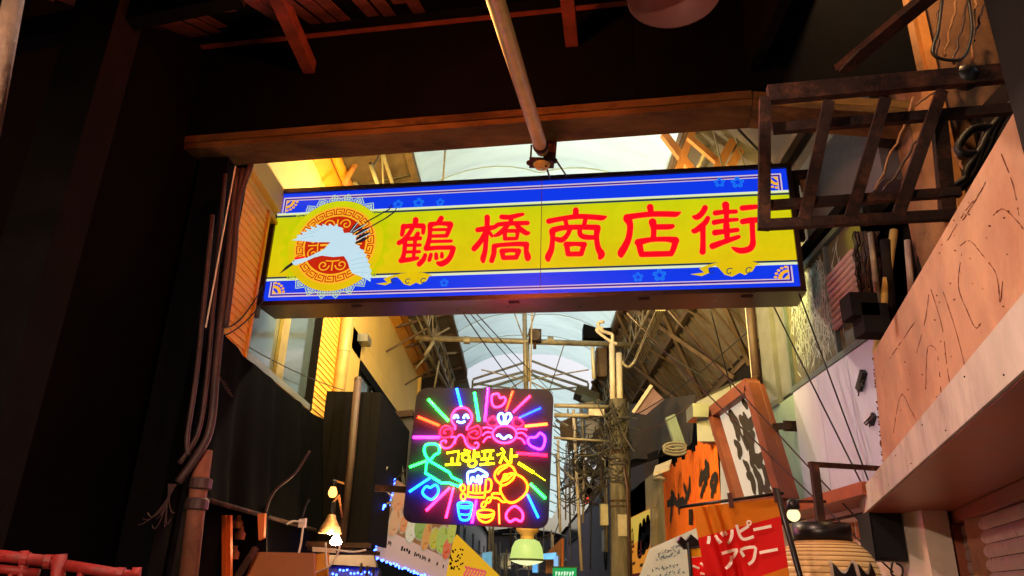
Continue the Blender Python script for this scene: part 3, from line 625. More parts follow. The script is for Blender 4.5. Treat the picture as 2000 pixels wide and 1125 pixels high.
obj('hanger', MB().bar(lc2 + V((-.02, .02, .8)), lc2 + V((.55, .25, .82)), .03), mBlackSteel, ln)
# ---- happy hour flag
fl = thing('banner_flag', 'orange and red banner flag reading ハッピーアワー on a black pole', 'flag')
FG = Plane(aty(1450, 1040, 4.3), -9)
mFlagO = mat('orange_flag_cloth', C(222, 130, 20), .75, var=.08, scale=3, bump=.15, bscale=150, transl=.45)
mFlagR = mat('red_flag_cloth', C(226, 22, 20), .75, var=.08, scale=3, bump=.15, bscale=150, transl=.45)
mFlagW = mat('flag_lettering', C(250, 232, 216), .8, var=.05, bump=0)
TLf, TRf, BRf, BLf = (1352, 992), (1520, 972), (1546, 1160), (1388, 1190)
def ff(a, b, off=0):
    x = (TLf[0] * (1 - a) + TRf[0] * a) * (1 - b) + (BLf[0] * (1 - a) + BRf[0] * a) * b
    y_ = (TLf[1] * (1 - a) + TRf[1] * a) * (1 - b) + (BLf[1] * (1 - a) + BRf[1] * a) * b
    fold = math.exp(-((a - .22 - .16 * b) / .12) ** 2) * .045 * math.sin((a - .2 - .16 * b) * 40) + .014 * math.sin(5 * a + 3 * b) + .05 * max(0, .3 - a)
    return FG.at(x, y_, off + fold)
def strip(b0, b1, m_): obj('cloth', MB().grid(lambda a, b: ff(a, b0 + (b1 - b0) * b), 40, 12), m_, fl, True)
def flag_cut(b0l, b0r, b1l, b1r, m_): obj('cloth', MB().grid(lambda a, b: ff(a, (b0l + (b0r - b0l) * a) * (1 - b) + (b1l + (b1r - b1l) * a) * b), 40, 14), m_, fl, True)
flag_cut(0, 0, .30, .19, mFlagO); flag_cut(.30, .19, .86, .72, mFlagR); flag_cut(.86, .72, 1.0, 1.0, mFlagO)
def inv(px, py):
    a, b = .5, .5
    for _ in range(20):
        f = lambda a, b: ((TLf[0] * (1 - a) + TRf[0] * a) * (1 - b) + (BLf[0] * (1 - a) + BRf[0] * a) * b, (TLf[1] * (1 - a) + TRf[1] * a) * (1 - b) + (BLf[1] * (1 - a) + BRf[1] * a) * b)
        x, y_ = f(a, b); xa, ya = f(a + .01, b); xb, yb = f(a, b + .01)
        J = ((xa - x) / .01, (xb - x) / .01, (ya - y_) / .01, (yb - y_) / .01); D = J[0] * J[3] - J[1] * J[2]
        ex, ey = px - x, py - y_; a += (ex * J[3] - ey * J[1]) / D; b += (ey * J[0] - ex * J[2]) / D
    return a, b
K0 = lambda p: (1330 + p[0] / 6.817, 960 + p[1] / 6.817)
KANA = [[[(365, 600), (365, 650), (355, 700)]], [[(455, 580), (490, 640), (530, 690)]], [[(520, 550), (560, 600)]], [[(575, 530), (615, 580)]], [[(675, 510), (675, 590), (655, 650), (615, 695)]],
        [[(735, 445), (770, 560), (805, 620), (860, 635), (970, 600)]], [[(775, 540), (900, 460)]], [[(965, 510), (1205, 460)]],
        [[(545, 825), (640, 800), (740, 775), (715, 850), (690, 890)]], [[(655, 860), (660, 920), (640, 980), (600, 1030)]], [[(840, 865), (800, 775), (980, 740), (985, 830), (960, 920), (900, 970)]], [[(1045, 815), (1285, 770)]]]
for i, st in enumerate(KANA):
    for pts in st:
        pts = smoothpath(pts, 3); mb = MB(); hw = 20 / 6.817
        prev = None
        L_ = []; R2 = []
        for j, p in enumerate(pts):
            q = pts[min(j + 1, len(pts) - 1)]; o_ = pts[max(j - 1, 0)]; dx, dy = q[0] - o_[0], q[1] - o_[1]; l = math.hypot(dx, dy) or 1
            x, y_ = K0(p); nx, ny = -dy / l * hw, dx / l * hw
            L_.append(ff(*inv(x + nx, y_ + ny), .011 + i * 2e-4)); R2.append(ff(*inv(x - nx, y_ - ny), .011 + i * 2e-4))
        n_ = len(L_); mb.add(L_ + R2, [[j, j + 1, n_ + j + 1, n_ + j] for j in range(n_ - 1)]); obj('lettering', mb, mFlagW, fl)
mb = MB(); mb.tube([ff(*inv(*K0((905 + 28 * math.cos(t), 420 + 28 * math.sin(t)))), .006) for t in [k * math.pi / 8 for k in range(16)]], .0045, 5, True); obj('lettering', mb, mFlagW, fl)
obj('pole', MB().tube([FG.at(1515, 955, .02), FG.at(1568, 1150, .02), FG.at(1568, 1150, .02) - V((-.03, 0, 1.45))], .016, 10), mBlackPlastic, fl, True)
obj('crossbar', MB().tube([FG.at(1326, 991, .01), FG.at(1530, 963, .01)], .009, 8), mBlackPlastic, fl, True)
for (x, y_) in ((1424, 978), (1512, 968)): obj('loop', MB().prism([FG.at(x - 5, y_ - 14, .02), FG.at(x + 4, y_ - 15, .02), FG.at(x + 9, y_ + 14, .02), FG.at(x, y_ + 15, .02)], FG.n * .006), mat('brown_strap', C(80, 44, 34), .8), fl)
# second banner behind
fl2 = thing('banner_flag', 'half hidden second red banner flag behind the happy hour flag', 'flag')
F2 = Plane(aty(1365, 1100, 5.0), 8)
obj('cloth', MB().grid(lambda a, b: F2.at(1344 + 44 * a + 4 * b, 1090 - 5 * a + b * 60, .01 * math.sin(9 * a)), 10, 6), mFlagR, fl2, True)
obj('cloth', MB().grid(lambda a, b: F2.at(1342 + 44 * a, 1072 - 4 * a + b * 17, .01 * math.sin(9 * a)), 10, 3), mat('yellow_flag_cloth', C(236, 176, 30), .7, transl=.3), fl2, True)
for s in ([(1350, 1105), (1363, 1110)], [(1366, 1100), (1378, 1110), (1376, 1122), (1366, 1120)], [(1379, 1096), (1374, 1108)]):
    obj('lettering', MB().tube([F2.at(x, y_, .02) for x, y_ in s], .008, 6), mFlagW, fl2)
obj('pole', MB().tube([F2.at(1342, 1060, .02), F2.at(1350, 1150, .02), F2.at(1350, 1150, .02) - V((0, 0, 1.4))], .012, 8), mBlackPlastic, fl2)
obj('rod', MB().tube([F2.at(1332, 1072, .02), F2.at(1392, 1066, .02)], .007, 6), mBlackPlastic, fl2)
cr = MB(); cr.prism([F2.at(*p, -.05) for p in ((1326, 1058), (1332, 1047), (1342, 1056), (1352, 1043), (1366, 1055), (1378, 1046), (1380, 1068), (1340, 1072))], F2.n * .03)
obj('dark_crest', cr, mBlackPlastic, fl2)
# ================================================================== the big backlit street sign
sgA, sgB = V((-2.565, 6.83, 4.0)), V((2.35, 6.13, 4.0))
SG = Plane((sgA + sgB) / 2, math.degrees(math.atan2(sgB.y - sgA.y, sgB.x - sgA.x)))
sign = thing('street_sign', 'long backlit blue and yellow street sign reading 鶴橋商店街 with a flying crane', 'sign')
U0, V1 = SG.loc(545, 378); _, Vt2 = SG.loc(1531, 332); U1, _ = SG.loc(1549, 450); U0b, V0 = SG.loc(518, 592); _, V0b = SG.loc(1549, 560)
U0 = (U0 + U0b) / 2; V1 = (V1 + Vt2) / 2; V0 = (V0 + V0b) / 2
def SR(u0, u1, v0, v1, off, t=.0015): return MB().prism([SG.uv(u0, v0, off), SG.uv(u1, v0, off), SG.uv(u1, v1, off), SG.uv(u0, v1, off)], SG.n * t)
eBlue = emat('sign_blue', (.005, .04, .80, 1), 1.0, base=.1)
eYel = emat('sign_yellow', (.62, .66, .004, 1), .99, base=.1, grad=((.80, .54, .004, 1), .15, .95))
eRed = emat('sign_red', (1.0, .003, .014, 1), .95)
eOut = emat('sign_orange_outline', (1.0, .45, .02, 1), 1.0)
eWhite = emat('sign_white', (.50, .74, .86, 1), .95, base=.3)
eLine = emat('sign_pale_line', (.72, .56, .62, 1), .9, base=.3)
eCreamL = emat('sign_cream_line', (.78, .86, .55, 1), .95)
eMar = emat('sign_dark_line', (.10, .006, .02, 1), .9)
eNavy = emat('sign_navy_line', (.008, .04, .10, 1), .9)
eGold = emat('sign_gold', (.95, .46, .02, 1), .95, base=.2)
eDeepRed = emat('sign_deep_red', (.55, .02, .004, 1), .95)
eLBlue = emat('sign_flower_blue', (.01, .17, .88, 1), 1.0)
eLat = emat('sign_lattice', (.55, .75, .45, 1), .9)
eLat2 = emat('sign_faint_lattice', (.50, .60, .0, 1), .95)
eBlk = emat('sign_ink', (.02, .02, .03, 1), .6)
mHouse = mat('sign_housing', C(84, 64, 60), .3, .6, var=.2, scale=6, bump=.04)
TH = .36
W = U1 - U0; H = V1 - V0; Fr = .045
obj('housing', MB().prism([SG.uv(U0 - Fr, V0 - Fr, -.004), SG.uv(U1 + Fr, V0 - Fr, -.004), SG.uv(U1 + Fr, V1 + Fr, -.004), SG.uv(U0 - Fr, V1 + Fr, -.004)], SG.n * -TH), mHouse, sign)
fr = obj('face_frame', SR(U0 - Fr, U1 + Fr, V1, V1 + Fr, -.003, .035), mHouse, sign)
for a in ((U0 - Fr, U1 + Fr, V0 - Fr, V0), (U0 - Fr, U0, V0 + .0005, V1 - .0005), (U1, U1 + Fr, V0 + .0005, V1 - .0005)): obj('face_frame', SR(*a, -.003, .035), mHouse, sign)
us, _ = SG.loc(1057, 450)
for k, (a, b) in enumerate(((U0, us - .003), (us + .003, U1))): obj('face_panel', SR(a, b, V0, V1, 0, .003), eYel, sign)
# the bands follow the printed layout
bt = .205 * H; bb = .190 * H
for (a, b) in ((U0, us - .003), (us + .003, U1)):
    obj('blue_band', SR(a, b, V1 - bt, V1, .0035), eBlue, sign); obj('blue_band', SR(a, b, V0, V0 + bb, .0035), eBlue, sign)
    for (v, h_, m_) in ((V1 - bt - .004, .022, eCreamL), (V1 - bt - .030, .020, eNavy), (V0 + bb - .008, .024, eCreamL), (V0 + bb + .018, .018, eNavy)):
        obj('band_line', SR(a, b, v, v + h_, .0055, .001), m_, sign)
ins = .048
for q, (i, w_, m_) in enumerate(((ins, .013, eLine), (ins + .018, .009, eMar), (ins + .031, .009, eLine))):
    for v in (V1 - i - w_, V0 + i): obj('border_line', SR(U0 + i, U1 - i, v, v + w_, .0052, .001), m_, sign)
    for u in (U0 + i, U1 - i - w_):
        obj('border_line', SR(u, u + w_, V1 - bt + .02, V1 - i - w_ - .0005, .0052, .001), m_, sign); obj('border_line', SR(u, u + w_, V0 + i + w_ + .0005, V0 + bb - .02, .0052, .001), m_, sign)
obj('seam', SR(us - .003, us + .003, V0, V1, .0, .0062), eMar, sign)
def decal(nm, mb_pts, off, m_, parent=sign, t=.0008, kind=None):
    mb = MB()
    for i, pts in enumerate(mb_pts): mb.prism([SG.uv(u, v, off + i * 5e-6) for u, v in pts], SG.n * t)
    return obj(nm, mb, m_, parent, kind='stuff' if nm in ('curl', 'lattice_edge', 'feather_lines', 'tail_edges', 'meander', 'scrollwork', 'stamen') else None)
# corner ornaments : quarter fans of gold curls with gaps
for cu, cv, su_, sv_ in ((U0 + .085, V1 - .085, 1, -1), (U0 + .085, V0 + .085, 1, 1), (U1 - .085, V1 - .085, -1, -1), (U1 - .085, V0 + .085, -1, 1)):
    pcs = [[(cu, cv), (cu + su_ * .045, cv), (cu, cv + sv_ * .045)]]
    for k in range(5):
        a = math.pi / 2 * (k + .5) / 5
        for r_, s_ in ((.075, .02), (.115, .016)):
            c0 = (cu + su_ * r_ * math.cos(a), cv + sv_ * r_ * math.sin(a)); pcs.append([(c0[0] + s_ * math.cos(t), c0[1] + s_ * .8 * math.sin(t)) for t in [j * math.pi / 4 for j in range(8)]])
    decal('corner_ornament', pcs, .0066, eGold)
# ---- emblem
eu, ev = SG.loc(655, 479); er = abs(SG.loc(735, 479)[0] - eu)
def disc(r, n=64): return [(eu + r * math.cos(2 * math.pi * k / n), ev + r * math.sin(2 * math.pi * k / n)) for k in range(n)]
emb = decal('emblem', [disc(er * 1.16)], .0075, eYel)
def ring_sq(m_, sel, nm, off):
    pcs = []
    N = 24
    for k in range(N):
        a = 2 * math.pi * (k + .5) / N; cx, cy = er * 1.20 * math.cos(a), er * 1.20 * math.sin(a)
        if not sel(ev + cy): continue
        for g in (1.0, .55):
            s_ = .062 * g; sq = [(eu + cx + s_ * math.cos(a + j * math.pi / 2), ev + cy + s_ * math.sin(a + j * math.pi / 2)) for j in range(4)]
            for j in range(4):
                p, q = sq[j], sq[(j + 1) % 4]; dx, dy = q[0] - p[0], q[1] - p[1]; l = math.hypot(dx, dy); nx, ny = -dy / l * .0045, dx / l * .0045
                pcs.append([(p[0] + nx, p[1] + ny), (q[0] + nx, q[1] + ny), (q[0] - nx, q[1] - ny), (p[0] - nx, p[1] - ny)])
            if g == 1.0: pass
        a_, b_ = (math.cos(a), math.sin(a)), (-math.sin(a), math.cos(a))
        for d_ in (a_, b_):
            p = (eu + cx - d_[0] * .04, ev + cy - d_[1] * .04); q = (eu + cx + d_[0] * .04, ev + cy + d_[1] * .04); nx, ny = -d_[1] * .004, d_[0] * .004
            pcs.append([(p[0] + nx, p[1] + ny), (q[0] + nx, q[1] + ny), (q[0] - nx, q[1] - ny), (p[0] - nx, p[1] - ny)])
    decal(nm, pcs, off, m_, emb, .0003)
ring_sq(eLat, lambda v: v > V1 - bt - .02 or v < V0 + bb + .02, 'lattice_edge', .0068)
ring_sq(eLat2, lambda v: V0 + bb + .02 <= v <= V1 - bt - .02, 'lattice_edge', .0068)
decal('ring', [disc(er * 1.0)], .009, eGold, emb)
N = 22; pcs = []
def seg(p, q, w_): dx, dy = q[0] - p[0], q[1] - p[1]; l = math.hypot(dx, dy) or 1; nx, ny = -dy / l * w_, dx / l * w_; return [(p[0] + nx, p[1] + ny), (q[0] + nx, q[1] + ny), (q[0] - nx, q[1] - ny), (p[0] - nx, p[1] - ny)]
for k in range(N):
    P_ = lambda f, r_: (eu + er * r_ * math.cos(2 * math.pi * (k + f) / N), ev + er * r_ * math.sin(2 * math.pi * (k + f) / N))
    path = [P_(0, .94), P_(.78, .94), P_(.78, .80), P_(.2, .80), P_(.2, .87), P_(.58, .87)]
    pcs += [seg(a, b, .0055) for a, b in zip(path[:-1], path[1:])] + [seg(P_(.78, .80), P_(1.0, .80), .0055), seg(P_(1.0, .80), P_(1.0, .94), .0055)]
decal('meander', pcs, .0105, eDeepRed, emb, .0003)
decal('medallion', [disc(er * .74)], .0118, eDeepRed, emb)
pcs = []
for k in range(8):
    a0 = 2 * math.pi * (k + .5) / 8; s_ = 1 if k % 2 else -1
    cx, cy = eu + er * .56 * math.cos(a0), ev + er * .56 * math.sin(a0); pth = []
    for j in range(22):
        t = j / 21; rr_ = er * (.02 + .125 * t); an = a0 + s_ * (t * 8.2); pth.append((cx + rr_ * math.cos(an), cy + rr_ * math.sin(an)))
    pcs += [seg(a, b, .0065) for a, b in zip(pth[:-1], pth[1:])]
    a1 = a0 + s_ * .39; pth = [(eu + er * .44 * math.cos(a0), ev + er * .44 * math.sin(a0)), (eu + er * .42 * math.cos(a1), ev + er * .42 * math.sin(a1)), (eu + er * .66 * math.cos(a1), ev + er * .66 * math.sin(a1))]
    pcs += [seg(a, b, .006) for a, b in zip(pth[:-1], pth[1:])]
for v in (-.24, -.12, 0, .12, .24):
    hw = er * math.sqrt(max(0, .36 ** 2 - v * v)); y_ = ev + er * v
    pcs += [seg((eu - hw, y_), (eu - .03, y_), .011), seg((eu + .03, y_), (eu + hw, y_), .011)]
pcs += [seg((eu - .03, ev - er * .3), (eu - .03, ev + er * .3), .009), seg((eu + .03, ev - er * .3), (eu + .03, ev + er * .3), .009)]
decal('scrollwork', pcs, .0133, eGold, emb, .0003)
def cz(x, y_): return SG.loc(540 + x / 5.358, 380 + y_ / 5.358)
crane = [(570, 505), (400, 505), (260, 490), (165, 485), (230, 458), (215, 432), (285, 425), (260, 395), (330, 400), (305, 362), (375, 375), (358, 335), (430, 355), (420, 315), (490, 340), (485, 312), (550, 338), (562, 312), (610, 340), (632, 312), (655, 345), (692, 352), (712, 410), (770, 405), (805, 412), (800, 430), (848, 432), (835, 470), (842, 500), (825, 522), (880, 545), (870, 570), (925, 590), (915, 615), (952, 635), (937, 660), (972, 690), (952, 710), (988, 740), (972, 765), (1002, 800), (987, 830), (1006, 870), (988, 882), (990, 920), (940, 890), (880, 860), (800, 830), (770, 780), (750, 710), (710, 650), (600, 660), (480, 645), (400, 665), (290, 715), (210, 745), (180, 740), (165, 715), (190, 690), (240, 675), (320, 670), (400, 630), (500, 580)]
cr_ = decal('crane', [[cz(*p) for p in crane]], .0150, eWhite, emb)
strk = lambda ps: [[cz(*p) for p in poly] for poly in ps]
decal('beak', strk([[(168, 715), (100, 765), (35, 838), (110, 790), (182, 740)]]), .0152, eBlk, emb)
decal('crown', strk([[(195, 667), (318, 650), (290, 672), (200, 690)]]), .0164, eRed, emb)
decal('eye', strk([[(180, 700), (190, 695), (198, 703), (188, 710)]]), .0164, eBlk, emb)
tf = []
for (a, b, w0) in (((775, 405), (868, 282), 16), ((800, 408), (945, 308), 20), ((838, 428), (988, 348), 20), ((845, 470), (992, 400), 20), ((832, 516), (985, 445), 16)):
    dx, dy = b[0] - a[0], b[1] - a[1]; l = math.hypot(dx, dy); nx, ny = -dy / l, dx / l; m_ = (a[0] + dx * .55, a[1] + dy * .55)
    tf.append([(a[0] + nx * w0 * .6, a[1] + ny * w0 * .6), (m_[0] + nx * w0, m_[1] + ny * w0), b, (m_[0] - nx * w0, m_[1] - ny * w0), (a[0] - nx * w0 * .6, a[1] - ny * w0 * .6)])
decal('tail_feathers', strk(tf), .0150, eBlk, emb)
decal('tail_edges', strk([seg((780, 400), (865, 290), 3), seg((805, 400), (940, 318), 3), seg((840, 440), (985, 360), 3), seg((845, 490), (985, 415), 3)]), .0162, eWhite, emb)
decal('legs', strk([seg((940, 300), (1190, 160), 6), seg((1000, 340), (1150, 255), 6), seg((1150, 255), (1240, 190), 7), seg((1190, 160), (1215, 110), 4), seg((1190, 160), (1180, 130), 4), seg((1240, 190), (1262, 150), 4)]), .0172, eBlk, emb)
fe = []
for (x0, y0, x1, y1) in ((300, 430, 420, 400), (340, 400, 450, 380), (390, 370, 480, 365), (260, 470, 400, 440), (450, 350, 520, 360), (780, 700, 930, 660), (790, 740, 960, 710), (800, 780, 975, 760), (830, 820, 985, 820), (870, 620, 910, 610)): fe.append(seg((x0, y0), (x1, y1), 2.2))
decal('feather_lines', strk(fe), .0158, emat('sign_feather_blue', (.38, .66, .8, 1), .9), emb)
# ---- plum blossoms and clouds
for (x, y_, s_) in ((778, 400, .055), (818, 397, .06), (860, 396, .045), (868, 553, .045), (1405, 357, .055), (1440, 357, .065), (1246, 542, .05), (1288, 538, .065)):
    u, v = SG.loc(x, y_); pc = [[(u + s_ * .62 * math.cos(a) + s_ * .36 * math.cos(t), v + s_ * .62 * math.sin(a) + s_ * .36 * math.sin(t)) for t in [j * math.pi / 5 for j in range(10)]] for a in [math.pi / 2 + k * 2 * math.pi / 5 for k in range(5)]]
    f_ = decal('plum_blossom', pc, .0085, eLBlue)
    decal('stamen', [[(u + s_ * .12 * math.cos(t), v + s_ * .12 * math.sin(t)) for t in [j * math.pi / 4 for j in range(8)]]] + [seg((u, v), (u + s_ * .75 * math.cos(a), v + s_ * .75 * math.sin(a)), .0025) for a in [math.pi / 2 + k * 2 * math.pi / 5 for k in range(5)]], .0104, eBlue, f_, .0003)
for (ox, oy, sc) in ((735, 548, 1.0), (1348, 528, 1.24)):
    cl = [(0, 7), (18, 11), (30, 6), (28, -2), (40, -6), (46, 0), (54, 10), (66, 14), (78, 8), (86, 12), (98, 6), (104, -4), (112, -4), (104, -8), (92, -12), (70, -14), (50, -12), (30, -8), (14, -2), (22, 5)]
    f_ = decal('cloud', [[SG.loc(ox + a * sc, oy + b * sc * .95 - a * sc * .04) for a, b in cl]], .0075, eYel)
    sw = []
    for (a, b) in ((34, 2), (62, 3), (92, 2)):
        pth = [SG.loc(ox + sc * (a + (1.5 + 5 * t) * math.cos(5.5 * t)), oy + sc * (b + (1.5 + 5 * t) * math.sin(5.5 * t))) for t in [j / 12 for j in range(13)]]
        sw += [seg(p, q, .0045) for p, q in zip(pth[:-1], pth[1:])]
    decal('curl', sw, .0086, eNavy, f_, .0003)
# ---- the five characters, brush strokes
CH = [((770, 410, 9.377), [[(400, 195, 50), (390, 290, 45)], [(172, 322, 45), (340, 302, 40), (535, 305, 46)], [(180, 310, 45), (150, 465, 36)], [(545, 320, 40), (535, 430, 32)], [(345, 340, 34), (275, 450, 38), (190, 555, 42), (95, 615, 42)], [(440, 445, 38), (395, 520, 38)], [(205, 590, 42), (195, 760, 38), (165, 890, 42), (135, 940, 44)], [(210, 545, 36), (480, 530, 36)], [(210, 660, 27), (480, 655, 28)], [(200, 783, 27), (468, 775, 28)], [(130, 940, 45), (300, 918, 40), (435, 895, 30)], [(392, 520, 34), (377, 720, 32), (358, 900, 30)],
       [(868, 165, 45), (825, 235, 45)], [(672, 282, 48), (830, 258, 34), (1035, 272, 48)], [(665, 290, 46), (658, 480, 38), (622, 640, 44), (590, 715, 45)], [(1042, 285, 46), (1000, 400, 40), (965, 485, 34)], [(700, 376, 24), (960, 372, 26)], [(690, 492, 28), (960, 485, 32)], [(680, 592, 26), (1050, 582, 27)], [(590, 722, 42), (800, 705, 36), (1070, 702, 40)], [(1088, 715, 46), (1045, 850, 45), (975, 945, 48), (870, 1000, 50), (805, 985, 30)], [(575, 840, 34), (540, 925, 42), (465, 1005, 45)], [(680, 832, 32), (650, 930, 34)], [(775, 822, 30), (778, 895, 36)], [(880, 812, 28), (880, 868, 34)]]),
      ((915, 400, 9.377), [[(347, 240, 48), (345, 400, 42), (325, 650, 42), (310, 850, 42), (272, 990, 50), (275, 1050, 28)], [(172, 472, 42), (330, 447, 48), (480, 420, 38), (560, 372, 38), (800, 352, 38), (1085, 345, 38)], [(318, 520, 45), (240, 660, 46), (150, 770, 50), (108, 815, 48)], [(390, 520, 32), (438, 585, 25)], [(612, 235, 42), (760, 240, 42), (900, 208, 38), (1000, 185, 26)], [(785, 240, 36), (780, 340, 40)], [(720, 385, 40), (640, 482, 46), (560, 545, 40), (492, 578, 26)], [(880, 385, 36), (960, 462, 48), (1060, 530, 42), (1105, 528, 28)], [(675, 500, 38), (670, 635, 34)], [(720, 490, 32), (880, 490, 34)], [(905, 490, 38), (893, 625, 28)], [(680, 635, 32), (880, 630, 30)], [(475, 770, 44), (600, 748, 36), (900, 730, 40), (1068, 738, 48)], [(475, 780, 44), (470, 900, 45), (430, 1035, 44)], [(1066, 750, 48), (1062, 860, 44), (1090, 970, 58), (1085, 1005, 38)], [(617, 862, 46), (780, 845, 34), (928, 857, 42)], [(620, 870, 44), (642, 980, 40)], [(925, 865, 42), (882, 970, 40)], [(642, 983, 40), (880, 977, 40)]]),
      ((1055, 400, 9.371), [[(655, 112, 50), (652, 210, 52)], [(160, 312, 46), (400, 265, 42), (700, 225, 44), (1000, 240, 46), (1140, 250, 44), (1212, 225, 10)], [(462, 290, 38), (490, 400, 36)], [(832, 265, 38), (802, 400, 38)], [(242, 475, 54), (420, 432, 46), (750, 420, 45), (1055, 428, 50)], [(225, 495, 58), (230, 640, 42), (207, 830, 50), (150, 960, 58), (150, 1015, 38)], [(1050, 445, 58), (1032, 600, 46), (1062, 800, 50), (1122, 915, 64), (1095, 980, 36)], [(545, 470, 38), (492, 575, 40), (400, 655, 48), (300, 640, 40)], [(725, 470, 40), (738, 558, 44), (820, 603, 46), (1000, 610, 40)], [(482, 740, 52), (640, 727, 36), (810, 740, 48)], [(488, 745, 46), (512, 908, 45)], [(802, 750, 45), (757, 903, 42)], [(512, 915, 42), (752, 910, 44)]]),
      ((1195, 390, 9.371), [[(700, 150, 58), (715, 245, 48)], [(272, 338, 58), (450, 305, 48), (750, 275, 48), (1050, 275, 50), (1175, 278, 46), (1258, 240, 8)], [(285, 362, 74), (335, 480, 55), (312, 700, 54), (240, 870, 62), (172, 985, 66), (175, 1038, 34)], [(745, 425, 70), (765, 560, 48), (760, 720, 50)], [(800, 512, 48), (1050, 508, 48), (1112, 495, 36)], [(482, 795, 64), (700, 745, 44), (1000, 735, 46), (1165, 760, 66)], [(500, 810, 58), (527, 950, 54), (542, 1015, 48)], [(1165, 775, 54), (1122, 920, 50), (1082, 1005, 46)], [(542, 1013, 48), (800, 1007, 50), (1080, 1000, 48)]]),
      ((1340, 390, 9.373), [[(345, 162, 50), (290, 260, 50), (200, 332, 50), (138, 325, 28)], [(395, 352, 42), (350, 430, 48), (240, 530, 52), (150, 588, 44), (118, 570, 22)], [(302, 520, 52), (307, 700, 46), (305, 900, 50), (300, 965, 55)], [(720, 112, 66), (735, 250, 48), (735, 420, 44), (735, 500, 58), (748, 720, 46)], [(530, 257, 45), (700, 238, 38), (908, 232, 36)], [(512, 430, 46), (700, 397, 38), (930, 377, 30)], [(525, 617, 52), (720, 592, 42), (935, 567, 38)], [(482, 862, 56), (650, 800, 48), (850, 730, 42), (960, 693, 34)], [(1022, 168, 46), (1180, 152, 44), (1320, 140, 34)], [(1032, 415, 50), (1180, 390, 50), (1330, 385, 48), (1450, 378, 38)], [(1205, 420, 48), (1215, 700, 46), (1215, 830, 54), (1150, 918, 54), (1000, 948, 52), (900, 920, 38), (835, 888, 12)]])]
for (ox, oy, s_), strokes in CH:
    polys = [[], []]
    for st in strokes:
        sm = smoothpath(st, 3)
        for q, g in ((0, 15), (1, 4)):
            for pg in stroke_outline([(x, y_, r_ + g) for x, y_, r_ in sm]): polys[q].append([SG.loc(ox + x / s_, oy + y_ / s_) for x, y_ in pg])
    base = obj('character', MB(), eRed, sign) if False else None
    ch = MB()
    for i, pg in enumerate(polys[1]): ch.poly([SG.uv(u, v, .0142 + i * 1.2e-5) for u, v in (pg if True else pg)])
    c_ = obj('character', ch, eRed, sign)
    oc = MB()
    for i, pg in enumerate(polys[0]): oc.poly([SG.uv(u, v, .0078 + i * 1.2e-5) for u, v in pg])
    obj('outline', oc, eOut, c_)
# added glowing back face to light the yellow house, brackets and undersides
obj('added_back_panel', MB().prism([SG.uv(U0, V0, -TH - .006), SG.uv(U1, V0, -TH - .006), SG.uv(U1, V1, -TH - .006), SG.uv(U0, V1, -TH - .006)], SG.n * -.003), emat('added_back_glow', (.88, .66, .16, 1), 8, lamp=True), sign)
for (uu) in (U0 + .9, us - .3, us + .9, U1 - .5): obj('hinge', MB().prism([SG.uv(uu, V0 - Fr - .012, -.04), SG.uv(uu + .1, V0 - Fr - .012, -.04), SG.uv(uu + .1, V0 - Fr - .012, -.07), SG.uv(uu, V0 - Fr - .012, -.07)], (0, 0, .011)), mBlackSteel, sign)
obj('bracket', MB().bar(SG.uv(U0 - Fr, V1 - .02, -.15), SG.uv(U0 - .55, V1 - .02, -.15), .12, .11), mBlackSteel, sign)
obj('bracket', MB().bar(SG.uv(U0 - .3, V1 + .02, -.15), SG.uv(U0 - .75, V1 + .2, -.15), .1, .09), mBlackSteel, sign)
obj('bracket', MB().bar(SG.uv(U1 + Fr, V1 - .02, -.15), SG.uv(U1 + .75, V1 + .0, -.15), .12, .10), mBlackSteel, sign)
obj('bracket', MB().bar(SG.uv(U1 + Fr + .02, V1 - .07, -.1), SG.uv(U1 + Fr + .02, V0 + .5, -.1), .1, .06), mBlackSteel, sign)
obj('bracket_batten', MB().bar(SG.uv(U1 + .15, V1 - .12, -.12), SG.uv(U1 + .72, V1 - .10, -.12), .06, .1), mTimberNew, sign)
# ================================================================== neon board
neon = thing('neon_sign', 'square black neon sign reading 고향포차 with octopus, crab and kettle', 'neon sign')
NG = Plane(aty(935, 895, 7.5), 2.5)
def nb(px, py, off=0): return NG.at(px, py, off)
TL, TR, BR_, BL_ = (815, 757), (1082, 760), (1071, 1033), (785, 1020)
cor = []
for (c, p, q) in ((TL, BL_, TR), (TR, TL, BR_), (BR_, TR, BL_), (BL_, BR_, TL)):
    def tow(a, b, d): l = math.hypot(b[0] - a[0], b[1] - a[1]); return (a[0] + (b[0] - a[0]) * d / l, a[1] + (b[1] - a[1]) * d / l)
    s_, e_ = tow(c, p, 24), tow(c, q, 24)
    for t in range(7): t /= 6; cor.append(((1 - t) ** 2 * s_[0] + 2 * t * (1 - t) * c[0] + t * t * e_[0], (1 - t) ** 2 * s_[1] + 2 * t * (1 - t) * c[1] + t * t * e_[1]))
obj('board', MB().prism([nb(*p) for p in cor], NG.n * -.05), mat('neon_backboard', C(44, 36, 60), .75, var=.1, bump=.02, spec=.15), neon)
obj('transformer', MB().prism([nb(860, 820, -.052), nb(930, 821, -.052), nb(928, 850, -.052), nb(858, 849, -.052)], NG.n * -.08), mBlackSteel, neon)
obj('power_lead', MB().tube([nb(*p, -.07) for p in smoothpath([(860, 840), (810, 900), (782, 925), (760, 948)])], .008, 6), mCable, neon, True)
obj('arm', MB().bar(nb(820, 956, -.09), nb(730, 951, -.09), .06, .06), mBlackSteel, neon)
NC = {}
def nc(name, col, s): NC[name] = emat('neon_' + name, col, s * 1.25, base=.3)
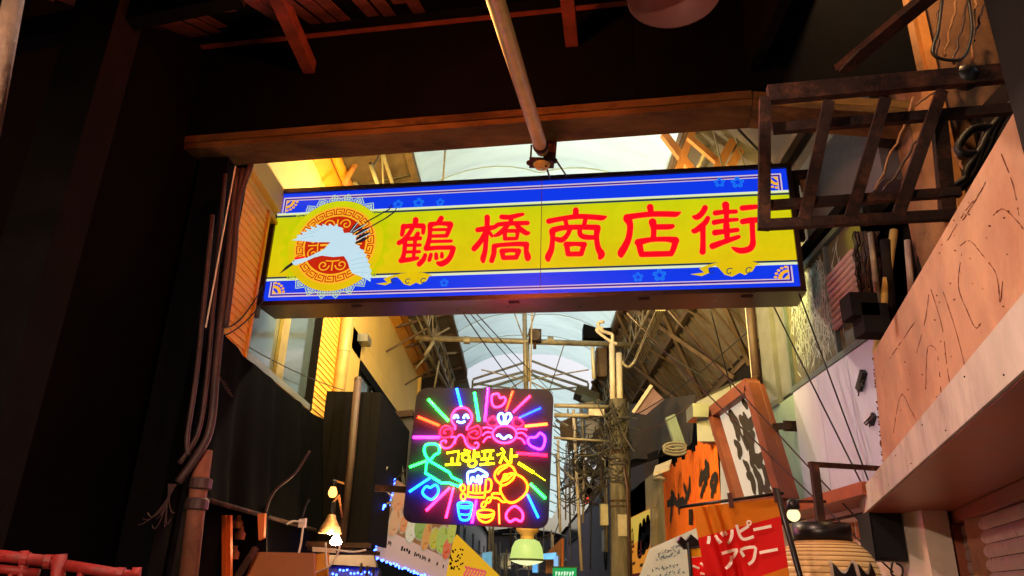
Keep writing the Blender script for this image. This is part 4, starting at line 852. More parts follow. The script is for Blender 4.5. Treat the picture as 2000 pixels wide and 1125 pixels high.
nc('green', (.005, .62, .016, 1), 38); nc('teal', (.0025, .60, .036, 1), 36); nc('cyan', (.0016, .045, 1, 1), 34); nc('blue', (.0016, .012, 1, 1), 36); nc('magenta', (.80, .006, .50, 1), 28); nc('pink', (1, .005, .032, 1), 34); nc('hot', (1, .002, .012, 1), 28)
nc('red', (1, .010, .0018, 1), 36); nc('peach', (1, .026, .004, 1), 32); nc('yellow', (.50, .46, .002, 1), 15); nc('gold', (1, .038, .001, 1), 30); nc('white', (.06, .19, .8, 1), 25); nc('purple', (.22, .006, 1, 1), 30)
k1 = lambda p: (770 + p[0] / 3.751, 740 + p[1] / 3.751)
k2 = lambda p: (840 + p[0] / 7.5, 780 + p[1] / 7.5)
k3 = lambda p: (880 + p[0] / 8.653, 900 + p[1] / 8.653)
def nt_(nm, k, pts, c, r=.0085, closed=False, smooth=True, off=.034):
    if smooth and len(pts) > 2: pts = smoothpath(pts, 4, closed)
    obj(nm, MB().tube([nb(*k(p), off) for p in pts], r * 1.2, 8, closed), NC[c], neon, True)
def ell(cx, cy, rx, ry, a=0, n=20): ca, sa = math.cos(a), math.sin(a); return [(cx + rx * math.cos(t) * ca - ry * math.sin(t) * sa, cy + rx * math.cos(t) * sa + ry * math.sin(t) * ca) for t in [2 * math.pi * j / n for j in range(n)]]
for a, b, c, r_ in [((250, 155), (398, 312), 'green', .012), ((458, 75), (492, 210), 'cyan', .011), ((588, 105), (620, 312), 'teal', .011), ((688, 72), (665, 315), 'magenta', .0095), ((868, 95), (818, 240), 'red', .008), ((995, 130), (870, 250), 'pink', .010), ((1072, 218), (915, 290), 'blue', .009), ((1120, 335), (955, 352), 'peach', .012), ((175, 283), (332, 347), 'red', .011), ((140, 432), (335, 432), 'magenta', .011), ((895, 548), (1118, 565), 'hot', .012), ((908, 620), (1020, 690), 'yellow', .012), ((1020, 690), (1105, 748), 'yellow', .003), ((995, 770), (1108, 880), 'green', .011), ((975, 850), (1055, 1020), 'cyan', .009), ((115, 650), (240, 603), 'green', .010), ((112, 830), (265, 728), 'cyan', .010), ((235, 968), (410, 800), 'pink', .011), ((380, 1022), (435, 800), 'pink', .010), ((570, 1058), (602, 890), 'magenta', .0095), ((770, 1065), (765, 915), 'peach', .007)]:
    nt_('ray_tube', k1, [a, b], c, r_, off=.032)
for pts, c in (([(748, 115), (715, 130), (718, 190), (745, 213), (790, 200), (815, 165), (805, 140), (775, 145), (762, 118)], 'pink'), ([(1075, 405), (1100, 430), (1098, 480), (1070, 520), (1000, 495), (978, 460), (990, 435), (1035, 432), (1060, 405)], 'purple'), ([(235, 488), (300, 483), (330, 505), (328, 545), (300, 560), (262, 598), (235, 570), (222, 530)], 'teal'), ([(240, 790), (265, 800), (300, 780), (322, 800), (320, 845), (280, 885), (245, 875), (212, 845), (215, 815)], 'cyan'), ([(880, 935), (930, 970), (942, 1015), (925, 1045), (885, 1030), (850, 1048), (820, 1020), (828, 975)], 'pink')):
    nt_('heart_tube', k1, pts, c, .0095, True)
nt_('bottle_tube', k1, [(240, 620), (255, 602), (405, 690), (422, 722), (490, 755), (492, 775), (470, 790), (400, 765), (345, 765), (230, 692)], 'teal', .0095, True, False)
O = 'pink'
nt_('octopus_tube', k2, [(360, 455), (370, 410), (325, 340), (325, 240), (380, 160), (470, 130), (555, 160), (610, 240), (605, 330), (545, 420), (545, 460)], O)
nt_('octopus_tube', k2, [(545, 460), (640, 420), (700, 400), (735, 440), (745, 520), (700, 575), (620, 575), (560, 530), (600, 490), (660, 470), (700, 500), (670, 530)], 'hot', .0075)
nt_('octopus_tube', k2, [(360, 455), (300, 420), (220, 400), (160, 450), (150, 530), (200, 570), (280, 560), (330, 510), (300, 450), (230, 450), (200, 500), (240, 510)], 'hot', .0075)
nt_('octopus_tube', k2, [(300, 565), (365, 560), (360, 620), (310, 700), (230, 725), (170, 690), (165, 630), (215, 610), (240, 625), (225, 650)], O, .0075)
nt_('octopus_tube', k2, [(365, 660), (380, 590), (420, 540), (460, 530), (500, 570), (520, 640), (560, 700), (620, 730), (690, 715), (710, 670), (680, 640), (650, 660)], O, .0075)
nt_('octopus_tube', k2, [(540, 560), (545, 620), (590, 690), (650, 700)], 'hot', .007)
for pts in ([(350, 290), (370, 245), (400, 250), (412, 285)], [(490, 290), (510, 245), (545, 245), (560, 290)], [(395, 330), (455, 350), (515, 330)]): nt_('face_tube', k2, pts, 'white', .009)
nt_('crab_tube', k2, ell(1090, 520, 175, 130), O, .009, True, False)
for pts in ([(1050, 375), (1000, 300), (1005, 240), (1045, 215), (1080, 250), (1085, 310), (1070, 375)], [(1100, 375), (1100, 290), (1115, 235), (1155, 215), (1185, 260), (1165, 310), (1110, 370)], [(975, 545), (1010, 530), (1050, 570), (1090, 580), (1130, 550), (1165, 545), (1190, 575)]): nt_('face_tube', k2, pts, 'white', .009)
for pts in ([(890, 405), (845, 370), (850, 320), (930, 260), (945, 300), (990, 330), (970, 390), (900, 405)], [(1220, 400), (1210, 340), (1240, 280), (1290, 290), (1360, 350), (1350, 390), (1290, 420), (1230, 400)]): nt_('crab_tube', k2, pts, 'hot', .0075)
for pts in ([(915, 440), (830, 420), (770, 430)], [(905, 500), (830, 490), (765, 540)], [(895, 560), (830, 570), (775, 640)], [(1265, 450), (1340, 440), (1420, 455)], [(1270, 510), (1350, 500), (1420, 560)], [(1265, 570), (1340, 590), (1390, 660)]): nt_('crab_tube', k2, pts, O, .0075)
for pts in ([(245, 795), (420, 765), (405, 930)], [(325, 860), (320, 960)], [(225, 965), (450, 955)], [(500, 750), (590, 780)], [(455, 812), (580, 792)], [(650, 750), (640, 905)], [(650, 800), (725, 795)], [(650, 845), (730, 840)], [(755, 772), (935, 757)], [(800, 770), (800, 870)], [(890, 765), (875, 870)], [(740, 885), (930, 870)], [(840, 885), (835, 950)], [(725, 965), (945, 945)], [(1040, 725), (1075, 760)], [(980, 825), (1090, 775), (1020, 945)], [(1070, 840), (1150, 945)], [(1190, 735), (1180, 945)], [(1190, 845), (1280, 835)]): nt_('lettering_tube', k2, pts, 'yellow', .0085, smooth=False)
nt_('lettering_tube', k2, ell(525, 862, 52, 48), 'yellow', .0085, True, False); nt_('lettering_tube', k2, ell(620, 945, 58, 46, -.4), 'yellow', .0085, True, False)
nt_('foam_tube', k3, [(300, 385), (290, 230), (330, 190), (400, 180), (460, 145), (540, 180), (615, 230), (605, 270), (530, 270), (515, 370), (490, 380), (480, 280), (455, 270), (445, 350), (410, 350), (385, 290), (355, 300), (345, 370)], 'white', .009, True)
nt_('mug_tube', k3, [(310, 400), (295, 590), (330, 615), (540, 625), (575, 600), (600, 320)], 'gold')
nt_('mug_tube', k3, [(300, 535), (430, 555), (580, 545)], 'gold')
for x in (385, 440, 495): nt_('mug_tube', k3, [(x, 400), (x, 535)], 'gold', .007)
nt_('mug_tube', k3, [(620, 310), (680, 340), (690, 430), (660, 520), (590, 535)], 'gold')
for pts in ([(850, 430), (840, 500), (870, 580), (940, 680), (1020, 715), (1110, 690), (1230, 600), (1290, 500), (1290, 400), (1220, 300), (1100, 230)], [(850, 430), (950, 400), (1050, 320), (1090, 230)], [(845, 400), (890, 300), (960, 240), (1030, 220), (1095, 228)], [(850, 410), (760, 320), (750, 220), (830, 120), (950, 80), (1040, 110), (1090, 190), (1100, 230)], [(790, 240), (850, 170), (960, 105)], [(940, 690), (880, 700), (800, 640), (720, 630), (700, 600), (720, 560), (850, 560)], [(880, 350), (960, 320), (1040, 240)]): nt_('kettle_tube', k3, pts, 'gold', .009)
nt_('kettle_tube', k3, ell(925, 265, 32, 32), 'gold', .0075, True, False)
for e in ((208, 468, 38, 50, 0), (215, 610, 40, 55, 0), (645, 670, 30, 48, .5), (560, 745, 32, 52, .5)): nt_('drop_tube', k3, ell(*e), 'gold', .008, True, False)
nt_('cup_tube', k3, ell(245, 740, 122, 38), 'cyan', .0085, True, False); nt_('cup_tube', k3, [(122, 750), (160, 970), (240, 1008), (320, 970), (368, 750)], 'cyan')
for pts in ([(140, 792), (245, 808), (352, 795)], [(152, 905), (245, 918), (336, 908)]): nt_('cup_tube', k3, pts, 'cyan', .0075)
nt_('bowl_tube', k3, ell(592, 880, 142, 48), 'gold', .0085, True, False); nt_('bowl_tube', k3, [(450, 890), (490, 1000), (600, 1045), (700, 990), (735, 890)], 'gold'); nt_('bowl_tube', k3, [(460, 930), (590, 965), (722, 925)], 'gold', .0075)
for p in ((800, 1006), (1062, 1022), (826, 772), (1070, 776)): obj('screw', MB().sphere(nb(*p, .002), .008, 5), mBlackSteel, neon)
# ================================================================== yellow house on the left
HX = -2.6
yh = thing('yellow_house', 'yellow clapboard house with a sliding window and cream upper wall', 'house')
def plank(y0, y1, z0, h=.072):
    obj('siding_plank', MB().prism([(HX, y0, z0), (HX + .016, y0, z0), (HX + .004, y0, z0 + h), (HX, y0, z0 + h)], (0, y1 - y0, 0)), mYellow, yh)
wy0, wy1, wz0, wz1 = 6.62, 8.86, 3.42, 4.85
z0 = 3.0
while z0 < 4.98:
    if z0 + .072 <= wz0 or z0 >= wz1: plank(5.95, 10.15, z0)
    else: plank(5.95, wy0 - .05, z0); plank(wy1 + .05, 10.15, z0)
    z0 += .0725
obj('lower_wall', MB().box(HX - .2, HX - .002, 5.95, 17.5, 0, 2.98), mDarkBrown, yh)
obj('wall_core', MB().box(HX - .2, HX - .002, 5.95, 17.5, 2.981, wz0 - .05), mYellow, yh)
obj('corner_board', MB().box(HX - .2, HX + .02, 5.88, 5.949, 0, 6.3), mDarkBrown, yh)
obj('wall_core', MB().box(HX - .2, HX - .002, 5.95, wy0 - .05, wz0 - .05, 6.3), mYellow, yh)
obj('wall_core', MB().box(HX - .2, HX - .002, wy1 + .05, 17.5, wz0 - .05, 6.3), mYellow, yh)
obj('wall_core', MB().box(HX - .2, HX - .002, wy0 - .05, wy1 + .05, wz1 + .05, 6.3), mYellow, yh)
wy = obj('window', MB().box(HX - .07, HX - .06, wy0, wy1, wz0, wz1), mGlass, yh)
for a in ((wy0 - .05, wy0, wz0 - .04, wz1 + .04), (wy1, wy1 + .045, wz0 - .04, wz1 + .04)): obj('window_frame', MB().box(HX - .09, HX + .03, *a), mOchre if a[0] < 7 else mDarkBrown, wy)
obj('window_frame', MB().box(HX - .09, HX + .03, wy0 + .001, wy1 - .001, wz1, wz1 + .04), mOchre, wy)
obj('window_sill', MB().box(HX - .09, HX + .02, wy0 + .001, wy1 - .001, wz0 - .04, wz0 + .03), mAlu, wy)
ym = atx(555, 700, HX).y
obj('mullion', MB().box(HX - .058, HX - .02, ym - .13, ym + .10, wz0 + .031, wz1 - .001), mat('olive_frame', C(140, 122, 80), .4, .3), wy)
obj('sash_rail', MB().box(HX - .058, HX - .03, wy0 + .002, ym - .131, wz0 + .031, wz0 + .07), mAlu, wy)
obj('sash_rail', MB().box(HX - .058, HX - .03, ym + .101, wy1 - .002, wz0 + .031, wz0 + .07), mAlu, wy)
obj('inner_curtain', MB().box(HX - .16, HX - .12, wy0 + .1, wy0 + .55, wz0, wz0 + .75), mat('red_white_goods', C(190, 90, 90), .7, var=.6, scale=12), wy)
# cream upper storey
for k in range(8):
    y0 = 5.95 + k * 1.5
    obj('wall_board', MB().box(HX + .001, HX + .05, y0 + .004, min(y0 + 1.496, 17.5), 4.99, 6.06), mCream, yh)
    if y0 > 9.9: obj('wall_board', MB().box(HX + .001, HX + .05, y0 + .004, min(y0 + 1.496, 17.5), 4.66, 4.986), mCream, yh)
obj('wall_board', MB().box(HX + .001, HX + .05, 10.16, 11.09, 3.6, 4.986), mCream, yh)
obj('cornice', MB().prism([(HX, 5.6, 6.061), (HX + .06, 5.6, 6.061), (HX + .2, 5.6, 6.18), (HX + .2, 5.6, 6.28), (HX, 5.6, 6.28)], (0, 11.9, 0)), mOchre, yh)
obj('gutter', MB().tube([(HX + .27, 5.6, 6.22), (HX + .27, 17.5, 6.22)], .06, 10), mOchre, yh, True)
obj('end_trim', MB().box(HX + .051, HX + .12, 17.36, 17.5, 4.5, 6.06), mCream, yh)
obj('vent', MB().box(HX + .051, HX + .2, 10.75, 11.05, 4.86, 4.98), mAlu, yh)
for k in range(6): obj('vent_slat', MB().box(HX + .201, HX + .21, 10.76, 11.04, 4.865 + k * .019, 4.875 + k * .019), mSteel, yh)
dpy = atx(672, 690, HX + .1).y
obj('drainpipe', MB().tube([(HX + .09, dpy, 2.6), (HX + .09, dpy, 6.2)], .085, 16), mat('tan_drainpipe', C(176, 140, 84), .4, var=.15, dirt=.3), yh, True)
for z0 in (3.7, 4.45, 5.4): obj('pipe_joint', MB().lathe([(.086, -.03), (.095, -.025), (.095, .025), (.086, .03)], (HX + .09, dpy, z0), 18), MATS['tan_drainpipe'], yh)
sb = obj('strip_window', MB().box(HX + .01, HX + .03, 11.1, 17.0, 3.9, 4.5), mGlass, yh)
for k in range(7): obj('window_bar', MB().box(HX + .031, HX + .06, 11.1 + k * .95, 11.16 + k * .95, 3.9, 4.5), mDarkBrown, sb)
obj('strip_head', MB().box(HX + .001, HX + .07, 11.1, 17.2, 4.5, 4.655), mDarkBrown, yh)
# truss between the yellow house and the roof edge
tr = thing('roof_truss', 'white steel lattice truss under the left edge of the roof', 'truss')
def tb(a, b, Y1, Y2, r_=.022, m_=mSteel): obj('member', MB().tube([aty(*a, Y1), aty(*b, Y2)], r_, 8), m_, tr, True)
for a, b, Y1, Y2 in [((640, 300), (690, 372), 8.2, 8.2), ((668, 300), (700, 372), 8.4, 8.4), ((648, 322), (690, 305), 8.3, 8.3), ((690, 305), (672, 368), 8.3, 8.3), ((705, 300), (672, 360), 8.0, 8.0), ((790, 610), (880, 770), 13.5, 16), ((812, 612), (832, 660), 13.5, 13.5), ((830, 612), (850, 720), 14, 15), ((850, 630), (880, 740), 14.5, 15.5), ((838, 690), (812, 720), 14, 14), ((862, 680), (848, 760), 15, 15), ((878, 640), (835, 665), 14, 14), ((860, 690), (890, 690), 15, 15), ((845, 640), (868, 690), 14, 14.5)]:
    tb(a, b, Y1, Y2, .035 if Y1 < 9 or a == (790, 610) else .022, mTimberNew if a in ((705, 300), (640, 300)) else mSteel)
# lacing trusses along both edges of the membrane
for X_, zt_, zb_, lab_ in ((-1.78, 6.30, 5.82, 'left'), (1.98, 6.12, 5.66, 'right')):
    t_ = tr if lab_ == 'left' else thing('roof_truss', 'brown steel lacing truss under the right edge of the membrane', 'truss')
    for z_ in (zt_, zb_): obj('chord', MB().tube([V((X_, 7.2, z_)), V((X_, 18.5, z_))], .026, 8), mSteel, t_, True)
    for k in range(14):
        y0 = 7.3 + k * .8; obj('lacing', MB().tube([V((X_, y0, zb_)), V((X_, y0 + .4, zt_))], .014, 6), mSteel, t_); obj('lacing', MB().tube([V((X_, y0 + .4, zt_)), V((X_, y0 + .8, zb_))], .014, 6), mSteel, t_)
        if k % 3 == 1: obj('outrigger', MB().tube([V((X_, y0, zb_)), V((X_ + (.8 if X_ > 0 else -.75), y0 + .1, zb_ - .45))], .02, 6), mRust, t_)
# tie beam with its post and the round speaker
tie = thing('tie_beam', 'grey steel tie pipe with a centre post across the arcade', 'beam')
TY = 13.5
obj('pipe', MB().tube([aty(812, 660, TY), aty(1030, 667, TY), aty(1240, 674, TY)], .055, 12), mSteel, tie, True)
obj('post', MB().tube([aty(1024, 590, TY), aty(1028, 790, TY)], .045, 10), mSteel, tie, True)
obj('post', MB().tube([aty(1031, 668, TY - .05), aty(1033, 745, TY - .05)], .025, 8), mSteel, tie, True)
obj('knee_brace', MB().tube([aty(830, 695, TY), aty(850, 662, TY)], .04, 8), mSteel, tie, True)
for x in (912, 1075): obj('clamp', MB().tube([aty(x - 6, 664, TY), aty(x + 6, 665, TY)], .075, 10), mSteel, tie)
for a, b in (((1005, 612), (1022, 660)), ((1045, 612), (1030, 658)), ((1027, 740), (995, 760)), ((1030, 742), (1065, 760)), ((940, 722), (1026, 742)), ((1150, 722), (1030, 742))): obj('stay', MB().tube([aty(*a, TY - .02), aty(*b, TY)], .013, 6), mSteel, tie)
rsp = thing('round_speaker', 'dark round loudspeaker sitting on the tie pipe', 'speaker')
c = aty(1045, 654, TY - .2)
obj('horn', MB().lathe([(.001, -.06), (.07, -.06), (.11, .0), (.115, .05), (.10, .055), (.03, .02), (.001, .02)], c, 22, (0, -1, -.2)), mat('maroon_speaker', C(58, 34, 34), .5), rsp, True)
obj('case', MB().box(c.x - .12, c.x + .12, c.y + .03, c.y + .2, c.z - .11, c.z + .13), mat('dark_maroon_case', C(40, 26, 26), .6), rsp)
obj('foot', MB().bar(c + V((0, .1, -.12)), c + V((0, .1, -.24)), .06), mBlackSteel, rsp)
# ---- black tarp hung below the window
tp = thing('black_tarp', 'black tarp sheet sagging below the yellow house window', 'tarp')
def ftarp(a, b):
    yy = 5.55 + 3.9 * a; zz = 3.33 - 1.32 * b - .05 * math.sin(3 * a) * (1 - b)
    x = HX + .14 + .10 * b + .05 * (math.sin(a * 23) + .5 * math.sin(a * 51 + 1)) * (.3 + .7 * b) + .10 * max(0, b - .8)
    return V((x, yy, zz))
obj('sheet', MB().grid(ftarp, 70, 16), mTarp, tp, True)
obj('hem_pole', MB().tube([ftarp(0, 1) + V((.02, 0, 0)), ftarp(1, 1) + V((.02, 0, 0))], .02, 8), mBlackSteel, tp, True)
obj('tie_cord', MB().tube([aty(*p, 6.7) for p in smoothpath([(605, 880), (575, 925), (535, 960), (518, 1000)])], .012, 6), mPipeDark, tp, True)
# ---- dark board tower beside it
tw = thing('board_tower', 'dark brown boarded box jutting out behind the glowing bulb', 'hoarding')
X0, X1 = aty(634, 800, 9.0).x, aty(742, 800, 9.0).x
zt = aty(690, 765, 9.0).z
for k in range(6):
    a, b = X0 + (X1 - X0) * k / 6, X0 + (X1 - X0) * (k + .985) / 6
    obj('board', MB().box(a, b, 9.0 + .006 * (k % 2), 9.05, 1.9, zt), mDarkBrown, tw)
obj('side_board', MB().box(X1 - .04, X1 + .001, 9.055, 11.5, 1.9, zt - .002), mDarkBrown, tw)
obj('bottom_rail', MB().box(X0 - .02, X1 + .04, 8.97, 9.06, 1.84, 1.895), mBlackSteel, tw)
obj('post', MB().tube([aty(699, 742, 8.85), aty(685, 900, 8.85), aty(668, 1060, 8.85)], .045, 10), mat('brown_post', C(66, 46, 38), .6, var=.3, scale=10), tw, True)
obj('post_cap', MB().sphere(aty(699, 742, 8.85), .046, 8), MATS['brown_post'], tw, True)
tf2 = thing('steel_hoarding', 'dark hoarding panel between the menu boards and the neon sign', 'hoarding')
obj('panel', MB().prism([aty(742, 812, 11.5), aty(806, 806, 11.5), aty(795, 1010, 11.5), aty(722, 1010, 11.5)], (0, .05, 0)), mat('dark_violet_board', C(34, 28, 40), .6, var=.3), tf2)
obj('ledge', MB().prism([aty(740, 806, 11.4), aty(806, 800, 11.4), aty(806, 812, 11.4), aty(740, 817, 11.4)], (0, .3, 0)), mBlackSteel, tf2)
for k in range(14):
    a = aty(760 + R_.uniform(-10, 30), 820 + R_.uniform(0, 40), 11.2); b = aty(770 + R_.uniform(-20, 20), 950 + R_.uniform(-20, 50), 11.1)
    obj('cable', MB().tube(sag(a, b, R_.uniform(-.1, .12)), .012, 5), mCable, tf2)
# bulbs and clip lamps
bz = thing('bare_bulb', 'glowing bare orange bulb on a short arm by the brown post', 'lamp')
p = aty(650, 962, 8.45); obj('bulb', MB().lathe([(.001, -.055), (.03, -.048), (.048, -.02), (.048, .01), (.034, .045), (.024, .07)], p, 18), emat('amber_bulb', (1, .40, .08, 1), 1.5, lamp=True), bz, True)
obj('socket', MB().lathe([(.03, .06), (.035, .12), (.02, .14)], p, 12), mBlackPlastic, bz); obj('arm', MB().bar(p + V((0, .02, .13)), aty(672, 945, 8.85), .02), mTimberNew, bz)
cl = thing('clip_lamp', 'clip lamp with a bell shade lighting the stall below', 'lamp')
p = aty(644, 1042, 7.9)
obj('shade', MB().lathe([(.02, .19), (.04, .18), (.05, .14), (.085, .08), (.125, .0), (.12, .0), (.08, .075), (.03, .13)], p, 24), mat('amber_glass_shade', C(196, 150, 110), .25, .3, var=.1), cl, True)
obj('bulb', MB().sphere(p + V((0, 0, .03)), .04, 8), emat('cream_bulb', (1, .58, .24, 1), 120, lamp=True), cl, True)
obj('clip', MB().lathe([(.02, .19), (.03, .2), (.03, .3), (.015, .31)], p, 10), mBlackPlastic, cl); obj('arm', MB().tube([p + V((0, 0, .3)), p + V((.04, .05, .38)), aty(668, 1010, 8.3)], .012, 6), mTimberNew, cl)
cb = thing('clip_lamp', 'bright clip lamp bulb beneath the bell shaded lamp', 'lamp')
p = aty(656, 1057, 7.7); obj('bulb', MB().lathe([(.001, -.04), (.04, -.034), (.058, -.012), (.045, .015), (.025, .05), (.02, .07)], p, 20), emat('cream_bulb', (1, .58, .24, 1), 120, lamp=True), cb, True)
obj('socket', MB().lathe([(.028, .06), (.03, .13), (.01, .135)], p, 12), mWhitePlastic, cb)
# stall front, orange timber, sockets and leads
st = thing('stall_front', 'orange timber stall front with white sockets at the lower left', 'stall')
obj('upright', MB().prism([aty(433, 1006, 6.2), aty(441, 1006, 6.2), aty(441, 1200, 6.2), aty(433, 1200, 6.2)], (0, .05, 0)), mOrangePaint, st)
obj('upright', MB().prism([aty(443, 1006, 6.22), aty(450, 1006, 6.22), aty(450, 1200, 6.22), aty(443, 1200, 6.22)], (0, .05, 0)), mOrangePaint, st)
obj('upright', MB().prism([aty(503, 1004, 6.6), aty(517, 1002, 6.6), aty(515, 1050, 6.6), aty(505, 1055, 6.6)], (0, .05, 0)), mOrangePaint, st)
obj('counter_panel', MB().prism([aty(500, 1078, 6.5), aty(612, 1080, 6.5), aty(618, 1220, 6.5), aty(440, 1220, 6.5)], (0, .06, 0)), mat('orange_board', C(160, 92, 40), .5, var=.15, scale=2), st)
obj('strut', MB().bar(aty(500, 1070, 6.45), aty(455, 1140, 6.3), .04, .04), mBlackSteel, st)
obj('case_back', MB().prism([aty(400, 995, 6.9), aty(520, 990, 6.9), aty(520, 1200, 6.9), aty(400, 1200, 6.9)], (0, .04, 0)), mDarkBrown, st)
for (x, y_) in ((465, 1020), (470, 1042), (458, 1080)): q = aty(x, y_, 6.85); obj('goods', MB().lathe([(.04, -.05), (.045, 0), (.02, .03), (.02, .06)], q, 12), mTimberNew, st)
obj('yellow_post', MB().prism([aty(616, 1082, 7.2), aty(640, 1080, 7.2), aty(636, 1220, 7.2), aty(612, 1220, 7.2)], (0, .06, 0)), mOchre, st)
obj('ledge', MB().prism([aty(600, 1066, 7.3), aty(735, 1076, 7.3), aty(735, 1084, 7.3), aty(600, 1074, 7.3)], (0, .2, 0)), mBlackSteel, st)
obj('power_strip', MB().prism([aty(610, 1068, 7.25), aty(654, 1071, 7.25), aty(654, 1080, 7.25), aty(610, 1077, 7.25)], (0, .04, 0)), mWhitePlastic, st)
obj('power_strip', MB().prism([aty(700, 990, 9.2), aty(713, 990, 9.2), aty(710, 1040, 9.2), aty(698, 1040, 9.2)], (0, .04, 0)), mWhitePlastic, st)
obj('socket', MB().prism([aty(584, 1014, 6.6), aty(597, 1012, 6.6), aty(595, 1030, 6.6), aty(582, 1030, 6.6)], (0, .05, 0)), mWhitePlastic, st)
for pth in ([(592, 1028), (588, 1060), (583, 1085), (580, 1118)], [(560, 1024), (572, 1018), (590, 1020)], [(540, 1122), (570, 1114), (600, 1122), (640, 1108), (658, 1085), (664, 1065)], [(636, 1060), (637, 1090), (640, 1112)], [(655, 1074), (690, 1078), (715, 1074)], [(590, 1012), (596, 990), (604, 975)]):
    obj('lead', MB().tube([aty(*p, 6.55 if p[0] < 610 else 7.1) for p in smoothpath(pth)], .009, 6), mCableWhite if pth[0][0] != 590 else mCable, st, True)
obj('shelf_top', MB().prism([aty(640, 1084, 8.3), aty(730, 1084, 8.3), aty(735, 1108, 8.3), aty(640, 1102, 8.3)], (0, .1, 0)), mat('grey_shelf', C(92, 88, 92), .5), st)
obj('awning_strip', MB().prism([aty(634, 1104, 8.4), aty(740, 1110, 8.4), aty(740, 1150, 8.4), aty(634, 1150, 8.4)], (0, .05, 0)), mat('navy_cloth', C(26, 40, 110), .6), st)
for k in range(4):
    q = aty(706 + k * 12, 1100 + k * 5, 8.1); obj('hanging_clip', MB().tube([q, q - V((0, 0, .1))], .016, 6), mBlackPlastic, st)
for k in range(12): obj('led', MB().sphere(aty(650 + k * 7, 1117 + R_.uniform(-5, 6), 8.3), .012, 4), emat('blue_led', (.02, .06, 1, 1), 9, lamp=True), st)
# menu boards
def menu(px, label, col, Y):
    t = thing('menu_board', label, 'menu board'); P_ = Plane(aty(*px[0], Y), 12)
    obj('panel', MB().prism([P_.at(*p) for p in px], P_.n * -.03), col, t)
    f = MB(); n = len(px)
    for i in range(n): f.bar(P_.at(*px[i], .008), P_.at(*px[(i + 1) % n], .008), .025, .025, P_.n)
    obj('frame', f, mBlackSteel, t)
    (x0, y0), (x1, y1), (x2, y2), (x3, y3) = px
    for k in range(9):
        b = .14 + k * .085; e = .35 + .45 * R_.random()
        L_ = lambda a: (x0 + (x3 - x0) * b + (x1 - x0) * a, y0 + (y3 - y0) * b + (y1 - y0) * a)
        obj('text_line', MB().bar(P_.at(*L_(.12), .003), P_.at(*L_(e), .003), .012, .003, P_.n), mWhitePlastic if k % 3 else mOchre, t)
    return t
menu([(730, 815), (761, 818), (755, 880), (724, 876)], 'teal menu panel above the dark menu panel, left of the neon sign', mat('teal_menu', C(70, 112, 112), .3), 10.2)
menu([(714, 894), (750, 895), (746, 962), (711, 962)], 'dark menu panel with gold lines under the teal one', mat('dark_menu', C(44, 40, 30), .3), 10.1)
bl = thing('led_strip', 'short blue led strip shining beside the food banner', 'light')
for k in range(5): obj('led', MB().sphere(aty(735 + k * 4, 1008 - k * 5, 9.8), .022, 6), emat('blue_led', (.02, .06, 1, 1), 9, lamp=True), bl, True)
obj('holder', MB().bar(aty(728, 1016, 9.85), aty(757, 982, 9.85), .05, .02), mBlackPlastic, bl); obj('lead', MB().tube([aty(*p, 9.8) for p in smoothpath([(755, 985), (768, 975), (752, 955), (748, 930), (757, 912)])], .012, 6), mCableGrey, bl, True)
# food banner with a blue rope light
fb_ = thing('food_banner', 'food photo banner edged with blue rope light', 'banner')
BC = [(772, 935), (893, 1015), (868, 1140), (728, 1088)]
BPp = Plane(aty(800, 1040, 10.5), 32)
def bq(a, b, off=0):
    x = (BC[0][0] * (1 - a) + BC[1][0] * a) * (1 - b) + (BC[3][0] * (1 - a) + BC[2][0] * a) * b; y_ = (BC[0][1] * (1 - a) + BC[1][1] * a) * (1 - b) + (BC[3][1] * (1 - a) + BC[2][1] * a) * b
    return BPp.at(x, y_, off)
def bquad(a0, a1, b0, b1, off, m_, nm='print'): obj(nm, MB().prism([bq(a0, b0, off), bq(a1, b0, off), bq(a1, b1, off), bq(a0, b1, off)], BPp.n * .004), m_, fb_)
bquad(0, 1, 0, .62, 0, emat('banner_food_ground', (.55, .25, .12, 1), .38, var=.6, scale=6), 'panel'); bquad(0, 1, .621, 1, 0, emat('banner_pink', (.85, .55, .48, 1), .42, var=.12), 'panel')
foods = [(.28, .42, (.7, .25, .1)), (.40, .45, (.75, .7, .6)), (.52, .40, (.25, .4, .1)), (.62, .47, (.7, .3, .08)), (.74, .44, (.55, .5, .05)), (.85, .40, (.4, .55, .1)), (.93, .5, (.75, .12, .06)), (.15, .48, (.7, .35, .2)), (.12, .2, (.75, .3, .15)), (.95, .2, (.5, .6, .1))]
for i, (a, b, c_) in enumerate(foods):
    for r_, m_, o_ in ((1.0, emat('dish_rim', (.8, .7, .55, 1), .34, var=.4, scale=9), .005), (.9, emat('dish_%d' % i, (*c_, 1), .5, var=.8, scale=16, stops=[(c_[0] * .45, c_[1] * .45, c_[2] * .4, 1), (min(1, c_[0] * 1.2), c_[1] * 1.1, c_[2], 1), (c_[0] * .6 + .25, c_[1] * .6 + .2, c_[2] * .5 + .1, 1)]), .010)):
        obj('dish_picture', MB().prism([bq(a + (.062 + .02 * (i % 3)) * r_ * math.cos(t), b + (.17 + .05 * (i % 2)) * r_ * math.sin(t), o_ + i * 4e-4) for t in [j * math.pi / 8 for j in range(16)]], BPp.n * .003), m_, fb_)
for i, (a, w_) in enumerate(((.14, .05), (.33, .14), (.52, .10), (.63, .06), (.72, .03), (.84, .02), (.93, .015))):
    for k in range(4): bquad(a + k * w_ / 4, a + k * w_ / 4 + w_ / 6, .73 + .012 * (k % 2), .79 - .01 * (k % 3), .005, mDarkBrown, 'lettering')
mb = [bq(t / 40, 1.0, .02) for t in range(41)] + [bq(0, t / 30, .02) for t in range(31)]
lm = MB()
